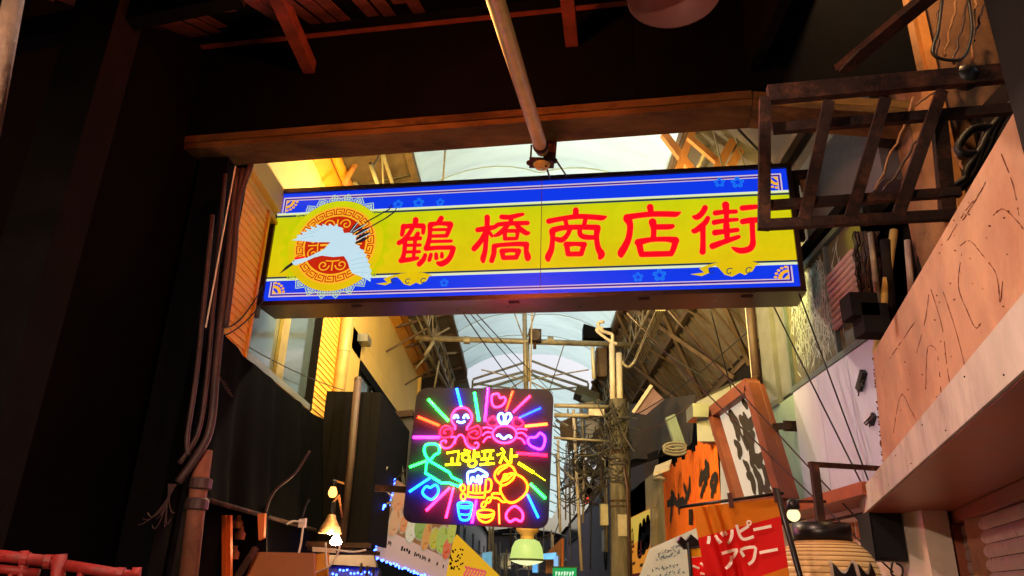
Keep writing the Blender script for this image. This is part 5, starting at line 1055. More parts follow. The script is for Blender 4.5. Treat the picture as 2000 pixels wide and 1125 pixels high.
for q in mb: lm.sphere(q + V((R_.uniform(-.015, .015), 0, R_.uniform(-.015, .015))), .014, 4)
obj('rope_light', lm, emat('blue_led', (.02, .06, 1, 1), 9, lamp=True), fb_, kind='stuff')
obj('back_frame', MB().prism([bq(0, 0, -.03), bq(1, 0, -.03), bq(1, 1, -.03), bq(0, 1, -.03)], BPp.n * .028), mBlackSteel, fb_)
# yellow slanting sign
ys = thing('slanted_sign', 'yellow slanting sign with dark dots and pink script past the food banner', 'sign')
YP = Plane(aty(905, 1090, 14), 30)
obj('panel', MB().prism([YP.at(*p) for p in ((893, 1044), (988, 1136), (845, 1150), (872, 1082))], YP.n * -.04), emat('yellow_sign_print', (.85, .46, .02, 1), .75), ys)
for k in range(34):
    x, y_ = 884 + R_.uniform(-8, 20), 1078 + R_.uniform(-6, 38)
    obj('dot', MB().prism([YP.at(x + dx, y_ + dy, .003) for dx, dy in ((-1.6, -2), (1.6, -1.4), (1.6, 2), (-1.6, 1.5))], YP.n * .003), mDarkBrown, ys)
for k in range(7):
    x = 908 + k * 6; pts = smoothpath([(x, 1106 + k * 1.5), (x + 4, 1112 + k), (x - 2, 1122 + k), (x + 3, 1130)], 3); obj('script', MB().tube([YP.at(*p, .006) for p in pts], .02, 5), emat('pink_script', (.8, .1, .12, 1), .7), ys)
# pendant with a green glass shade
gp = thing('street_pendant', 'pale green glass pendant lamp with a wooden cap below the neon sign', 'lamp')
p = aty(1029, 1092, 11.5)
obj('shade', MB().lathe([(.245, -.02), (.24, .05), (.22, .16), (.18, .24), (.12, .27), (.06, .275)], p, 28), emat('green_glass_shade', (.60, .78, .22, 1), .9), gp, True)
obj('lens', MB().lathe([(.245, -.02), (.2, -.045), (.1, -.075), (.001, -.09)], p, 28), emat('lamp_lens', (.85, .9, .45, 1), 1.1), gp, True)
obj('rim', MB().lathe([(.244, -.025), (.255, -.02), (.255, 0), (.244, .005)], p, 28), mat('green_metal', C(70, 84, 50), .4), gp, True)
obj('neck', MB().lathe([(.10, .276), (.10, .33), (.16, .38), (.17, .42), (.14, .46), (.001, .47)], p, 22), mat('tan_cap', C(206, 160, 96), .5), gp, True)
obj('stem', MB().tube([p + V((0, 0, .46)), p + V((0, 0, 4.0))], .014, 6), mSteel, gp)
# added twin, unseen behind the big sign, to warm the yellow house
gp2 = thing('street_pendant', 'added pendant lamp hidden behind the long street sign', 'lamp')
p2 = V((-1.1, 8.3, 5.45))
for nm, pr, m_ in (('shade', [(.245, -.02), (.24, .05), (.22, .16), (.18, .24), (.12, .27), (.001, .275)], MATS['green_glass_shade']), ('rim', [(.244, -.025), (.255, -.02), (.255, 0), (.244, .005)], MATS['green_metal'])): obj(nm, MB().lathe(pr, p2, 24), m_, gp2, True)
obj('bulb', MB().sphere(p2 + V((0, 0, -.14)), .06, 10), emat('added_street_bulb', (1, .78, .5, 1), 1300, lamp=True), gp2, True)
obj('stem', MB().tube([p2 + V((0, 0, .27)), p2 + V((0, 0, 1.6))], .014, 6), mSteel, gp2)
# ================================================================== right side of the street, further back
# utility pole with its cable tangle
up = thing('utility_pole', 'old concrete utility pole wrapped in cables on the right', 'pole')
UY = 11.5
pt = aty(1207, 800, UY); pbm = aty(1207, 1125, UY)
obj('shaft', MB().tube([V((pt.x - .02, UY, 0)), V((pt.x, UY, 2.0)), V((pt.x, UY, pt.z + .15))], [.165, .155, .135], 18), mat('weathered_pole', C(98, 88, 74), .9, var=.55, scale=7, stretch=(1, 1, .18), bump=.6, dirt=.95, dirtcol=C(38, 33, 30), spec=.15), up, True)
for z, h_ in ((2.62, .012), (2.70, .012), (3.42, .03)): obj('band', MB().lathe([(.14, -h_), (.156, -h_), (.156, h_), (.14, h_)], (pt.x, UY, z), 20), mBlackSteel, up)
obj('pole_plate', MB().box(pt.x - .06, pt.x + .07, UY - .165, UY - .145, 2.2, 2.5), mSteel, up)
obj('side_conduit', MB().tube([V((pt.x + .09, UY - .14, 0)), V((pt.x + .09, UY - .14, 2.9)), V((pt.x + .03, UY - .15, 3.3))], .022, 8), mPipeDark, up, True)
for (x, y0, y1, r_) in ((1195, 672, 790, .045), (1209, 690, 800, .05)): obj('riser', MB().tube([aty(x, y0, UY), aty(x + 2, y1, UY)], r_, 12), mTrim, up, True)
obj('riser_bend', MB().tube([aty(*p, UY) for p in smoothpath([(1195, 675), (1196, 655), (1186, 650), (1174, 645), (1168, 632), (1180, 628)])], .03, 8), mTrim, up, True)
obj('riser_bend', MB().tube([aty(*p, UY) for p in smoothpath([(1205, 690), (1222, 715), (1238, 708), (1262, 660), (1290, 605)])], .026, 8), mSteel, up, True)
obj('riser_bend', MB().tube([aty(*p, UY) for p in smoothpath([(1178, 640), (1165, 645), (1190, 665), (1205, 672)])], .025, 8), mTrim, up, True)
for k in range(5): obj('conduit', MB().tube([aty(1240 + k * 4, 700 + k * 2, UY - .2 + k * .05), aty(1282 + k * 4, 606, 9)], .013, 6), mSteel, up)
cm = MB()
for k in range(34):
    a = aty(1205 + R_.uniform(-14, 14), 795 + R_.uniform(-12, 85), UY + R_.uniform(-.25, .1)); b = aty(1205 + R_.gauss(0, 30), 800 + R_.uniform(-20, 110), UY + R_.uniform(-.4, .3))
    cm.tube(sag(a, b, R_.uniform(-.1, .25), 8), R_.uniform(.006, .014), 5)
for k in range(26):
    t0 = R_.uniform(0, 6.28); z = pt.z - R_.uniform(.0, 1.1); cm.tube([V((pt.x + .16 * math.cos(t0 + j * .5), UY + .16 * math.sin(t0 + j * .5), z + .05 * j * R_.choice((-1, 1)) * .4)) for j in range(9)], .012, 5)
obj('cable_wrap', cm, mat('faded_cable', C(58, 52, 50), .6, var=.4, scale=3, bump=0), up, kind='stuff')
obj('street_box', MB().box(pt.x - .3, pt.x - .19, UY - .08, UY + .08, 2.35, 2.65), mSteel, up)
# cross arms from the neon area to the pole
ca = thing('cross_arms', 'pair of horizontal steel cross arms reaching left from the utility pole', 'cross arms')
for a, b, r_ in (((1082, 792), (1190, 795), .035), ((1082, 811), (1192, 812), .035), ((1082, 855), (1190, 862), .02)): obj('arm', MB().tube([aty(*a, UY + .1), aty(*b, UY + .05)], r_, 8), mSteel, ca, True)
obj('junction_box', MB().prism([aty(1150, 798, UY - .1), aty(1180, 799, UY - .1), aty(1180, 812, UY - .1), aty(1150, 811, UY - .1)], (0, .1, 0)), mTrim, ca)
# scaffold and cable clutter behind the neon board
sf = thing('scaffold', 'tangle of steel scaffold poles receding behind the neon sign', 'scaffold')
for k in range(22):
    Y = R_.uniform(14, 26); x = R_.uniform(1086, 1185); h = R_.uniform(40, 260); y0 = R_.uniform(770, 930)
    obj('upright', MB().tube([aty(x, y0, Y), aty(x + R_.uniform(-4, 8), y0 + h, Y)], .024, 6), mSteel if k % 3 else mTrim, sf, True)
for k in range(26):
    Y = R_.uniform(13, 26); x = R_.uniform(1080, 1150); y0 = R_.uniform(780, 1010)
    obj('ledger', MB().tube([aty(x, y0, Y), aty(x + R_.uniform(20, 60), y0 + R_.uniform(-40, 30), Y + R_.uniform(-2, 2))], R_.uniform(.012, .03), 6), mSteel if k % 3 else mRust, sf, True)
for k in range(14):
    Y = R_.uniform(15, 26); x = R_.uniform(1085, 1170); y0 = R_.uniform(800, 960); q = [aty(x, y0, Y), aty(x + R_.uniform(10, 34), y0 - R_.uniform(5, 30), Y), aty(x + R_.uniform(14, 36), y0 + R_.uniform(5, 40), Y), aty(x + 2, y0 + R_.uniform(25, 50), Y)]
    obj('sheet', MB().prism(q, (0, .03, 0)), R_.choice([mTrim, mRust, mSoot, mWhiteWall, mRust]), sf)
obj('long_pole', MB().tube([aty(1120, 800, 13), aty(1136, 1115, 13)], .028, 8), mTrim, sf, True)
obj('long_pole', MB().tube([aty(1090, 860, 13.4), aty(1094, 1040, 13.4)], .022, 8), mTrim, sf, True)
for k in range(46):
    Y = R_.uniform(18, 40); x = R_.uniform(948, 1085); y0 = R_.uniform(1030, 1120)
    if k % 2: obj('upright', MB().tube([aty(x, y0 - 30, Y), aty(x + R_.uniform(-2, 2), y0 + 50, Y)], .03, 6), mSteel if k % 3 else mTrim, sf)
    else: obj('ledger', MB().tube([aty(x, y0, Y), aty(x + R_.uniform(-45, 45), y0 + R_.uniform(-35, 35), Y + R_.uniform(-1, 1))], .024, 6), mSteel if k % 4 else mRust, sf)
cm = MB()
for k in range(60):
    Y = R_.uniform(11.8, 17); a = aty(R_.uniform(1080, 1190), R_.uniform(830, 1000), Y); b = aty(R_.uniform(1090, 1200), R_.uniform(820, 980), Y + R_.uniform(-1, 1))
    cm.tube(sag(a, b, R_.uniform(-.05, .5), 8), R_.uniform(.005, .011), 4)
for k in range(9):
    c = aty(R_.uniform(1140, 1180), R_.uniform(900, 950), 12.6); r_ = R_.uniform(.12, .25); cm.tube([c + V((r_ * math.cos(t), .1 * math.sin(t), r_ * .8 * math.sin(t))) for t in [j * .45 for j in range(14)]], .012, 4, True)
ct = obj('cable_tangle', cm, MATS['faded_cable'], None, False, 'dark mass of tangled cables hanging behind the neon sign', 'stuff'); ct['category'] = 'cables'
# grey violet house with a dark window, beyond the pole
vh = thing('violet_house', 'grey violet rendered house with a small dark window beyond the pole', 'house')
mViolet = mat('grey_violet_render', C(96, 84, 92), .85, var=.2, scale=1.5, bump=.3, dirt=.3, dirtcol=C(60, 50, 54))
VX = 2.6
def vpt(px, py): return atx(px, py, VX)
ya, yb = vpt(1196, 1000).y, vpt(1150, 1000).y
obj('wall', MB().box(VX, VX + .3, ya - 6, yb, 0, vpt(1196, 905).z + .1), mViolet, vh)
obj('wall', MB().box(VX + .05, VX + .3, yb, vpt(1105, 1000).y, 0, vpt(1196, 905).z - .4), mat('plum_render', C(110, 88, 98), .85, var=.2), vh)
w1 = [vpt(1110, 1015), vpt(1128, 1005), vpt(1128, 1052), vpt(1110, 1060)]
wo_ = obj('window', MB().box(VX + .03, VX + .049, w1[1].y, w1[0].y, w1[3].z, w1[1].z), mGlass, vh)
for zz in (w1[3].z - .12, w1[1].z): obj('window_frame', MB().box(VX, VX + .06, w1[1].y - .1, w1[0].y + .1, zz, zz + .12), mSoot, wo_)
obj('roof_edge', MB().box(VX - .12, VX + .3, ya - 6, yb, vpt(1196, 905).z + .101, vpt(1196, 905).z + .22), mSoot, vh)
obj('red_lamp', MB().box(VX - .2, VX - .02, yb - .4, yb - .1, vpt(1145, 990).z, vpt(1145, 975).z), emat('red_lamp', (1, .06, .03, 1), 1.4), vh)
q = vpt(1185, 1060); obj('meter_box', MB().box(VX - .12, VX - .001, q.y - .3, q.y + .3, q.z - .25, q.z + .35), mTrim, vh)
obj('meter_lead', MB().tube([V((VX - .06, q.y + dy, q.z - .26 - dz)) for dy, dz in smoothpath([(0, 0), (.1, .3), (-.1, .5), (-.3, .3), (-.2, 0)])], .03, 6), mCable, vh)
# cream wall + tarp house
ch_ = thing('cream_house', 'cream house wall under a dark tarp beside the utility pole', 'house')
c0, c1 = atx(1298, 980, 2.6), atx(1228, 980, 2.6)
obj('wall', MB().box(2.6, 2.8, c0.y, c1.y, 0, atx(1262, 935, 2.6).z), mat('cream_mortar', C(204, 182, 136), .8, var=.15, scale=2, bump=.3, dirt=.3), ch_)
obj('end_face', MB().box(2.601, 2.8, c0.y - .3, c0.y - .001, 0, atx(1300, 925, 2.6).z), MATS['cream_mortar'], ch_)
def ftp(a, b):
    p = aty(1228 + 130 * a, 905 - 45 * a, 14 - 3.5 * a); q = aty(1228 + 130 * a, 790 - 20 * a, 14.6 - 3.5 * a); r_ = p.lerp(q, b)
    return r_ + V((-.05 * math.sin(14 * a) * (1 - b), 0, .05 * math.sin(11 * a + 1) * (1 - b)))
obj('roof_tarp', MB().grid(ftp, 30, 6), mat('dark_brown_tarp', C(62, 50, 42), .7, var=.4, scale=3, dirt=.5, dirtcol=C(26, 22, 22)), ch_, True)
obj('eave_shadow_board', MB().prism([aty(1228, 915, 14.3), aty(1330, 878, 11.4), aty(1330, 862, 11.4), aty(1228, 900, 14.3)], (0, .1, 0)), mSoot, ch_)
obj('post', MB().prism([aty(1301, 815, 10.6), aty(1318, 808, 10.6), aty(1340, 870, 10.6), aty(1322, 880, 10.6)], (0, .1, 0)), mat('pale_green_post', C(128, 142, 134), .6, var=.15), ch_)
obj('rope_coil', MB().tube([aty(1318 + 22 * math.cos(t), 882 + 8 * math.sin(t) - t * .9, 10.2) for t in [j * .4 for j in range(40)]], .018, 6), mCableGrey, ch_, True)
obj('tray', MB().prism([aty(1280, 915, 11.6), aty(1312, 902, 11.6), aty(1308, 918, 11.4), aty(1276, 930, 11.4)], (0, 0, .04)), mTrim, ch_)
obj('tap', MB().tube([aty(1276, 935, 11.4), aty(1290, 932, 11.3), aty(1300, 938, 11.3)], .03, 6), mSteel, ch_, True)
# pinkish board and black bits hanging off the side roof
ob = thing('lean_to_panel', 'mauve panel propped under the side roof above the tarp', 'panel')
obj('panel', MB().prism([aty(1272, 755, 11.5), aty(1297, 780, 11.2), aty(1262, 810, 11.2), aty(1237, 806, 11.5)], (0, .05, 0)), mat('mauve_panel', C(122, 92, 92), .7, var=.2), ob)
obj('edge', MB().bar(aty(1272, 753, 11.45), aty(1236, 806, 11.45), .05), mTrim, ob)
gb = thing('grey_box_unit', 'grey sheet metal duct box above the orange corrugated sign', 'duct')
obj('box', MB().prism([aty(1360, 785, 9.6), aty(1420, 750, 9.0), aty(1455, 740, 8.8), aty(1455, 800, 8.8), aty(1400, 862, 9.4), aty(1362, 862, 9.6)], (.3, .3, 0)), mat('grey_duct', C(146, 144, 138), .6, .2, var=.12), gb)
obj('cylinder', MB().tube([aty(1405, 790, 8.9), aty(1408, 850, 8.9)], .1, 16), MATS['grey_duct'], gb, True)
obj('box', MB().box(2.15, 2.5, 9.4, 9.8, 3.55, 3.72), mAlu, gb)
gt = thing('ceiling_unit', 'black hanging unit wedged under the side roof left of the pole', 'unit')
obj('body', MB().prism([aty(1128, 752, 14), aty(1172, 768, 14), aty(1165, 785, 14), aty(1122, 768, 14)], (0, .5, 0)), mBlackPlastic, gt)
obj('face', MB().prism([aty(1138, 770, 13.9), aty(1172, 786, 13.9), aty(1168, 796, 13.9), aty(1134, 780, 13.9)], (0, .08, 0)), mGlass, gt)
obj('beam', MB().prism([aty(1140, 632, 14.5), aty(1165, 640, 14.5), aty(1200, 640, 14.5), aty(1180, 660, 14.5), aty(1140, 660, 14.5)], (0, .4, 0)), mDarkBrown, gt)
obj('tube_light', MB().tube([aty(1157, 678, 13.4), aty(1160, 740, 13.4)], .035, 8), mWhitePlastic, gt, True)
obj('side_box', MB().prism([aty(1165, 678, 13.6), aty(1185, 678, 13.6), aty(1185, 735, 13.6), aty(1165, 735, 13.6)], (0, .3, 0)), mRust, gt)
# orange corrugated sign with brush katakana
og = thing('corrugated_sign', 'orange corrugated sheet sign with black brush letters チャングァ', 'sign')
GX = 2.45
gA, gB = atx(1406, 950, GX), atx(1297, 950, GX); gzt = [atx(1400, 852, GX).z, atx(1300, 915, GX).z]; gzt = sum(gzt) / 2; gzb = atx(1350, 1050, GX).z
mOs = mat('orange_sheet', C(222, 106, 30), .5, var=.12, scale=3, dirt=.45, dirtcol=C(214, 60, 30), stretch=(1, 1, .6))
NR = 26
for k in range(NR):
    y0 = gA.y + (gB.y - gA.y) * k / NR; dy = (gB.y - gA.y) / NR; top = gzt + .05 * math.sin(k * 1.3)
    obj('corrugation', MB().grid(lambda a, b, y0=y0, dy=dy, top=top: V((GX - .025 * math.sin(math.pi * a), y0 + dy * a, gzb + (top - gzb) * b)), 6, 1), mOs, og, True)
obj('backing', MB().box(GX + .02, GX + .06, gA.y, gB.y, gzb, gzt - .06), mSoot, og)
mInk = mat('black_ink', C(38, 28, 24), .7, var=.2, bump=0)
LET = [[[(1311, 962), (1316, 970), (1309, 976)], [(1304, 984), (1320, 978)], [(1313, 968), (1311, 1000), (1309, 1018)]], [[(1320, 985), (1334, 978), (1328, 988)], [(1325, 970), (1326, 998)]], [[(1336, 950), (1340, 962)], [(1347, 935), (1345, 960), (1336, 985)]], [[(1370, 920), (1366, 945), (1372, 930), (1382, 918), (1378, 940), (1368, 970)], [(1378, 905), (1383, 912)]], [[(1390, 935), (1398, 930), (1396, 948), (1389, 968)], [(1388, 945), (1392, 955)]]]
for ch in LET:
    mb = MB(); q_ = 0
    for s in ch:
        pts = smoothpath(s, 4); P3 = [atx(x, y_, GX - .03) for x, y_ in pts]
        for pg in stroke_outline([(p.y, p.z, .062 * (.45 + .55 * math.sin(math.pi * (i + 1.5) / (len(pts) + 2)))) for i, p in enumerate(P3)]): q_ += 1; mb.poly([V((GX - .029 - q_ * 2e-5, a, b)) for a, b in pg])
    obj('lettering', mb, mInk, og)
obj('chain', MB().tube([atx(1349, 995, GX - .06), atx(1349, 1025, GX - .06)], .03, 6), mCable, og)
obj('return_board', MB().prism([atx(1406, 862, GX - .03), atx(1408, 985, GX - .03), atx(1438, 985, GX - .1)], (.03, 0, 0)), mWhiteWall, og)
# brown framed signboard with brush calligraphy
bs = thing('framed_signboard', 'tilted white signboard in a red brown frame with heavy black brush writing', 'sign')
SX = 2.3
q4 = [(1400, 806), (1474, 752), (1540, 975), (1455, 990)]
SB4 = [atx(*p, SX) for p in q4]
def sq(a, b, off=0): return (SB4[0].lerp(SB4[1], a)).lerp(SB4[3].lerp(SB4[2], a), b) + V((-off, 0, 0))
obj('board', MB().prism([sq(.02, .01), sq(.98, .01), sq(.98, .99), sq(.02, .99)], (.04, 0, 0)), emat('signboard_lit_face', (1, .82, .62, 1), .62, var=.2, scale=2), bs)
for a, b in (((0, 0), (1, 0)), ((1, 0), (1, 1)), ((1, 1), (0, 1)), ((0, 1), (0, 0))): obj('frame', MB().bar(sq(*a, .03), sq(*b, .03), .13, .13, (1, 0, 0)), mFrameBrown, bs)
obj('side_fin', MB().prism([sq(1.0, 0, -.08), sq(1.0, 1, -.08), sq(1.0, 1, .1) + V((0, -.07, 0)), sq(1.0, 0, .1) + V((0, -.07, 0))], (0, -.05, 0)), mFrameBrown, bs)
CAL = [[(.3, .1, .08), (.38, .22, .1), (.33, .34, .07)], [(.75, .05, .05), (.8, .1, .06)], [(.55, .2, .06), (.62, .28, .1), (.55, .36, .06)], [(.2, .4, .05), (.28, .46, .08), (.2, .54, .05)], [(.68, .18, .05), (.72, .3, .08), (.85, .28, .05)], [(.5, .42, .07), (.62, .45, .1), (.78, .40, .05)], [(.66, .5, .06), (.6, .58, .09), (.5, .66, .05)], [(.3, .62, .04), (.36, .68, .07)], [(.55, .6, .05), (.7, .66, .08), (.84, .62, .04)], [(.3, .76, .05), (.4, .8, .08), (.35, .9, .06)], [(.55, .74, .07), (.6, .84, .09), (.5, .94, .05)], [(.78, .72, .05), (.82, .82, .08), (.72, .92, .05)], [(.62, .9, .04), (.8, .96, .05)], [(.45, .3, .03), (.52, .5, .04)]]
for i, s in enumerate(CAL):
    pts = smoothpath(s, 5); mb = MB()
    for j, pg in enumerate(stroke_outline([(a, b, r_ * (.75 + .25 * pnoise(V((i * 3, a * 20, b * 20)))) * 1.15) for a, b, r_ in pts])): mb.poly([sq(.1 + .8 * a, .03 + .94 * b, .008 + i * 1e-3 + j * 2e-5) for a, b in pg])
    obj('lettering', mb, mInk, bs)
for a, b in (((1515, 833), (1545, 832)), ((1470, 752), (1478, 735))): obj('bracket', MB().bar(atx(*a, SX + .04), atx(*b, 2.58), .06), mBlackSteel, bs)
obj('bracket', MB().bar(atx(1543, 822, 2.56), atx(1543, 842, 2.56), .12, .05), mBlackSteel, bs)
# orange figure poster
op = thing('orange_poster', 'orange poster with dark figures on the cream wall beside the pole', 'poster')
PX = 2.5; o4 = [atx(*p, PX) for p in ((1218, 1018), (1271, 992), (1271, 1150), (1218, 1150))]
def oq(a, b, off=0): return (o4[0].lerp(o4[1], a)).lerp(o4[3].lerp(o4[2], a), b) + V((-off, 0, 0))
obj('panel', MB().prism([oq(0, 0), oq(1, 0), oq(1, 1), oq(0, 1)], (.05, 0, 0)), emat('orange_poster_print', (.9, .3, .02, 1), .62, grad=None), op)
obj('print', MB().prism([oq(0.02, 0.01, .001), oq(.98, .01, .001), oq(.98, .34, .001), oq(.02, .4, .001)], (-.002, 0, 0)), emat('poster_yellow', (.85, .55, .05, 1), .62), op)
obj('side_edge', MB().prism([oq(1, 0, .01), oq(1, 1, .01), oq(1, 1, -.1), oq(1, 0, -.1)], (0, -.15, 0)), mTrim, op)
for (a, b, h) in ((.68, .18, .34), (.80, .14, .34), (.92, .12, .3)):
    mb = MB()
    for pg in stroke_outline([(a, b, .05), (a + .01, b + .08, .075), (a - .02, b + h, .09)]): mb.prism([oq(x, y_, .006 + .001 * a) for x, y_ in pg], (-.002, 0, 0))
    obj('figure', mb, mDarkBrown, op)
mb = MB()
for j, pg in enumerate(stroke_outline([(.14, .72, .07), (.18, .82, .12), (.16, 1.0, .14)])): mb.prism([oq(x, y_, .006 + j * 1e-4) for x, y_ in pg], (-.002, 0, 0))
obj('figure', mb, mDarkBrown, op)
mPr = mat('crimson_print', C(150, 20, 24), .6, bump=0)
for (a, b, w_, h, m_) in [(.12 + .09 * k, .2, .05, .05, mInk) for k in range(4)] + [(.38, .36, .14, .03, mPr), (.38, .43, .18, .03, mPr), (.38, .5, .10, .03, mPr), (.42, .34, .04, .2, mPr), (.68, .5, .12, .03, mPr), (.68, .56, .16, .03, mPr), (.70, .46, .04, .16, mPr), (.45, .66, .1, .04, mInk), (.72, .7, .1, .04, mInk), (.5, .82, .4, .04, mPr), (.55, .88, .36, .04, mPr)]:
    obj('lettering', MB().prism([oq(a - w_ / 2, b - h / 2, .010), oq(a + w_ / 2, b - h / 2 - .01, .010), oq(a + w_ / 2, b + h / 2 - .01, .010), oq(a - w_ / 2, b + h / 2, .010)], (-.002, 0, 0)), m_, op)
# pale board with blue brush lines
wb = thing('pale_board', 'pale green white board with rows of blue grey writing behind the flags', 'sign')
WP = Plane(aty(1310, 1090, 7.2), -28)
W4 = [(1268, 1072), (1372, 1026), (1385, 1150), (1236, 1160)]
def wq(a, b, off=0):
    x = (W4[0][0] * (1 - a) + W4[1][0] * a) * (1 - b) + (W4[3][0] * (1 - a) + W4[2][0] * a) * b; y_ = (W4[0][1] * (1 - a) + W4[1][1] * a) * (1 - b) + (W4[3][1] * (1 - a) + W4[2][1] * a) * b
    return WP.at(x, y_, off)
obj('panel', MB().prism([wq(0, 0), wq(1, 0), wq(1, 1), wq(0, 1)], WP.n * -.04), mat('pale_sign_paint', C(196, 214, 200), .5, var=.08, dirt=.12), wb)
mBl = mat('blue_grey_ink', C(70, 96, 108), .6, bump=0)
for r0, n_, a0, a1 in ((.2, 8, .22, .62), (.31, 8, .2, .6), (.52, 7, .18, .62), (.66, 9, .12, .7)):
    for k in range(n_):
        a = a0 + (a1 - a0) * k / n_; mb = MB()
        for j in range(4):
            x, y_ = a + R_.uniform(0, .035), r0 - .12 * (a - .2) * 0 + R_.uniform(-.035, .035)
            mb.bar(wq(x, y_, .004 + j * 3e-4), wq(x + R_.uniform(-.02, .03), y_ + R_.uniform(-.02, .03), .004 + j * 3e-4), .008, .002, WP.n)
        obj('lettering', mb, mBl, wb)
obj('picture', MB().tube([wq(.3 + .16 * math.cos(t), .86 + .1 * math.sin(t), .01) for t in [j * math.pi / 12 for j in range(24)]], .008, 5, True), mRust, wb)
# green box sign, blue glow signs further on
gs = thing('green_sign', 'small green lit box sign with white letters at the bottom edge', 'sign')
G_ = Plane(aty(1102, 1120, 16), 0)
obj('box', MB().prism([G_.at(1080, 1108), G_.at(1126, 1108), G_.at(1126, 1150), G_.at(1080, 1150)], (0, .15, 0)), emat('green_sign_face', (.01, .42, .10, 1), .8), gs)
for k in range(7):
    x = 1085 + k * 5.4; obj('lettering', MB().prism([G_.at(x, 1116 + (k % 3), .004), G_.at(x + 3.4, 1116, .004), G_.at(x + 3.4, 1119 + (k % 2) * 3, .004), G_.at(x, 1126, .004)], (0, -.006, 0)), emat('white_sign_letters', (.75, 1, .75, 1), 1.0), gs)
obj('top_rail', MB().prism([G_.at(1078, 1106, .02), G_.at(1128, 1106, .02), G_.at(1128, 1109, .02), G_.at(1078, 1109, .02)], (0, .2, 0)), mat('green_metal', C(70, 84, 50), .4), gs)
for i, (x0, y0, x1, y1, Y, c_, s_, lab) in enumerate(((1056, 1082, 1086, 1092, 17, (.2, .6, 1), 1.4, 'pale blue lit sign right of the green pendant lamp'), (1040, 1098, 1050, 1118, 18, (.15, .5, 1), 1.3, 'narrow blue lit sign below the green pendant lamp'), (942, 1080, 960, 1112, 19, (.25, .6, .8), .8, 'light blue sign seen left of the scaffold poles'), (1082, 1088, 1090, 1110, 16.5, (.3, .6, 1), 1.2, 'slim bluish sign beside the green box sign'))):
    t = thing('lit_sign', lab, 'sign'); P_ = Plane(aty(x0, y0, Y), -12)
    obj('face', MB().prism([P_.at(x0, y0), P_.at(x1, y0 - 3), P_.at(x1, y1), P_.at(x0, y1)], (0, .1, 0)), emat('blue_sign_%d' % i, (*c_, 1), s_, var=.5, scale=3), t)
    obj('case', MB().prism([P_.at(x0 - 1, y0 - 1, -.11), P_.at(x1 + 1, y0 - 4, -.11), P_.at(x1 + 1, y1 + 1, -.11), P_.at(x0 - 1, y1 + 1, -.11)], (0, .06, 0)), mSteel, t)
ow = thing('wooden_screen', 'tan slatted wooden screen by the violet house', 'screen')
for k in range(10):
    x = 1066 + k * 3.2; obj('slat', MB().prism([aty(x, 1082 - k * 3.1, 17.5), aty(x + 2.8, 1079 - k * 3.1, 17.5), aty(x + 2.8, 1120, 17.5), aty(x, 1120, 17.5)], (0, .03, 0)), mTimberNew, ow)
obj('frame', MB().prism([aty(1097, 1052, 17.4), aty(1101, 1052, 17.4), aty(1101, 1115, 17.4), aty(1097, 1115, 17.4)], (0, .1, 0)), mOrangePaint, ow)
# far houses closing the street
for i, (x0, x1, y0, y1, h, m_, lab) in enumerate(((-5.5, -2.75, 17.8, 34, 5.4, mDarkBrown, 'dark boarded shop house behind the yellow house'), (-5.5, -2.7, 34.5, 62, 5.2, mGreyWall, 'grey far house on the left end of the street'), (2.7, 5.5, 44, 70, 4.6, mRust, 'rusty brown far house on the right end of the street'), (-6, 6, 78, 82, 6, mPlyGrey, 'pale far building closing the end of the street'))):
    t = thing('far_house', lab, 'house'); obj('wall', MB().box(x0, x1, y0, y1, 0, h), m_, t)
    obj('roof', MB().prism([(x0 - .2, y0 - .2, h), (x1 + .2, y0 - .2, h), ((x0 + x1) / 2, y0 - .2, h + .9)], (0, y1 - y0 + .4, 0)), mSoot, t)
    for k in range(4):
        yy = y0 + (y1 - y0) * (k + .3) / 4
        if i < 3:
            xx = x1 if i < 2 else x0; s_ = .03 if i < 2 else -.03
            w_ = obj('window', MB().box(xx - abs(s_) * 0, xx + s_, yy, yy + 1.4, 3.0, 4.1), mGlass, t); obj('sill', MB().box(xx, xx + s_ * 3, yy - .1, yy + 1.5, 2.9, 2.99), mTrim, w_)
        else:
            xx = -4.5 + k * 2.4; w_ = obj('window', MB().box(xx, xx + 1.2, y0 - .03, y0, 3.0, 4.4), mGlass, t); obj('sill', MB().box(xx - .1, xx + 1.3, y0 - .1, y0, 2.9, 2.99), mTrim, w_)
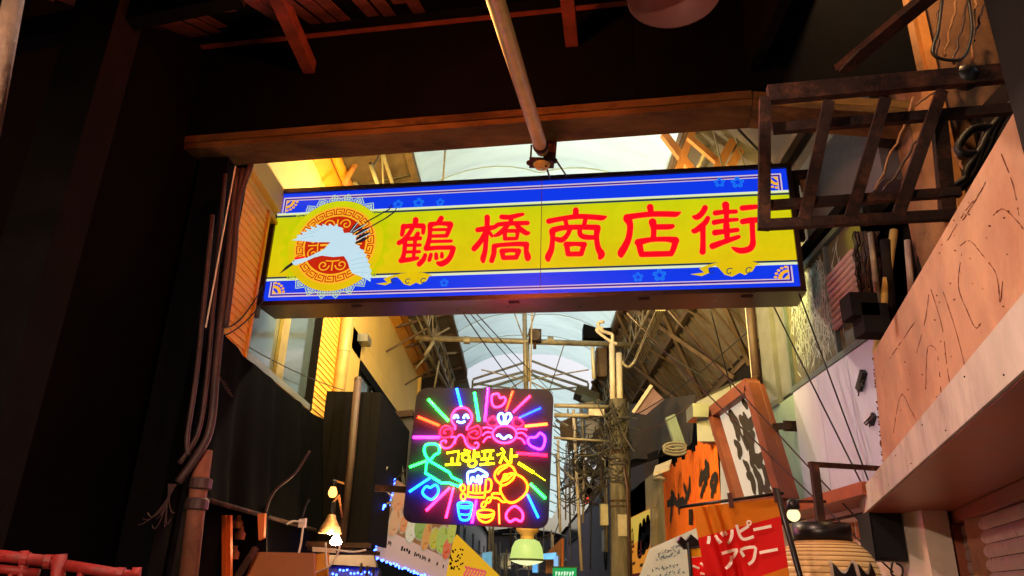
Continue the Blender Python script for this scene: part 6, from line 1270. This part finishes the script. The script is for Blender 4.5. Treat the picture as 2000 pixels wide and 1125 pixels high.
# ================================================================== single cables in the air
def cable(label, a, Ya, b, Yb, drop=.05, r_=.009, m_=mCable): solo('cable', MB().tube(sag(aty(*a, Ya), aty(*b, Yb), drop), r_ * .72, 6), m_, label, 'cable', 'cables strung across the street', True)
cable('pale cable from the sign underside to the speaker box, leftmost of four', (1225, 612), 6.9, (1745, 1118), 5.6, .03, .009, mPipeDark)
cable('pale cable beside the leftmost one, crossing the framed signboard', (1305, 607), 6.8, (1740, 1082), 5.7, .03, .009, mPipeDark)
cable('dark cable falling from the sign across the white wall panel', (1512, 600), 6.3, (1716, 1010), 5.6, .01, .009)
cable('dark cable nearest the pipes, falling over the frosted window', (1556, 560), 6.2, (1704, 960), 5.6, .01, .009)
cable('thin black cable dropping left of the tie post', (905, 612), 7.1, (1020, 772), 13, .02, .011)
cable('thin black cable just right of the one left of the tie post', (918, 612), 7.1, (1060, 770), 14, .02, .008)
cable('third thin cable running from the sign toward the gable', (930, 612), 7.1, (1080, 768), 15, .02, .009)
cable('steep grey cable crossing the right membrane edge', (1102, 672), 12, (1072, 765), 14, .0, .012, mCableGrey)
cable('long black service wire from the pole up to the right side roof', (1195, 832), 11.4, (1468, 640), 8.2, .12, .010)
cable('curved black wire hanging before the plywood roof', (1388, 606), 7.5, (1428, 760), 8.6, .0, .010)
cable('dark wire crossing low over the plywood roof boards', (1262, 660), 9.5, (1400, 750), 9, .03, .012)
cable('brown wire slung from the plywood roof to the tarp', (1240, 850), 11, (1420, 730), 9, .1, .009, mPipeDark)
cable('black cable along the yellow siding under the window', (442, 652), 6.2, (672, 762), 9.8, .05, .008)
cable('black twin cable swinging from the sign bracket to the yellow wall', (512, 560), 6.7, (440, 640), 6.0, .10, .010)
cable('lower twin cable from the sign corner to the yellow wall', (516, 585), 6.7, (438, 655), 6.0, .06, .009)
cable('thin wire hanging behind the left end of the sign', (500, 400), 6.9, (508, 500), 6.9, .0, .012)
for k in range(9):
    Y = 11.8 + .2 * k; cable('sagging black cable between neon sign and utility pole, %s' % ('uppermost of the bunch', 'second from the top', 'third from the top', 'fourth from the top', 'the middle one of nine', 'fourth from the bottom', 'third from the bottom', 'second from the bottom', 'lowest of the bunch')[k], (1082, 800 + k * 13), Y, (1192, 812 + (k * 29) % 75), 11.5, .10 + .05 * (k % 4), .010)
finish()
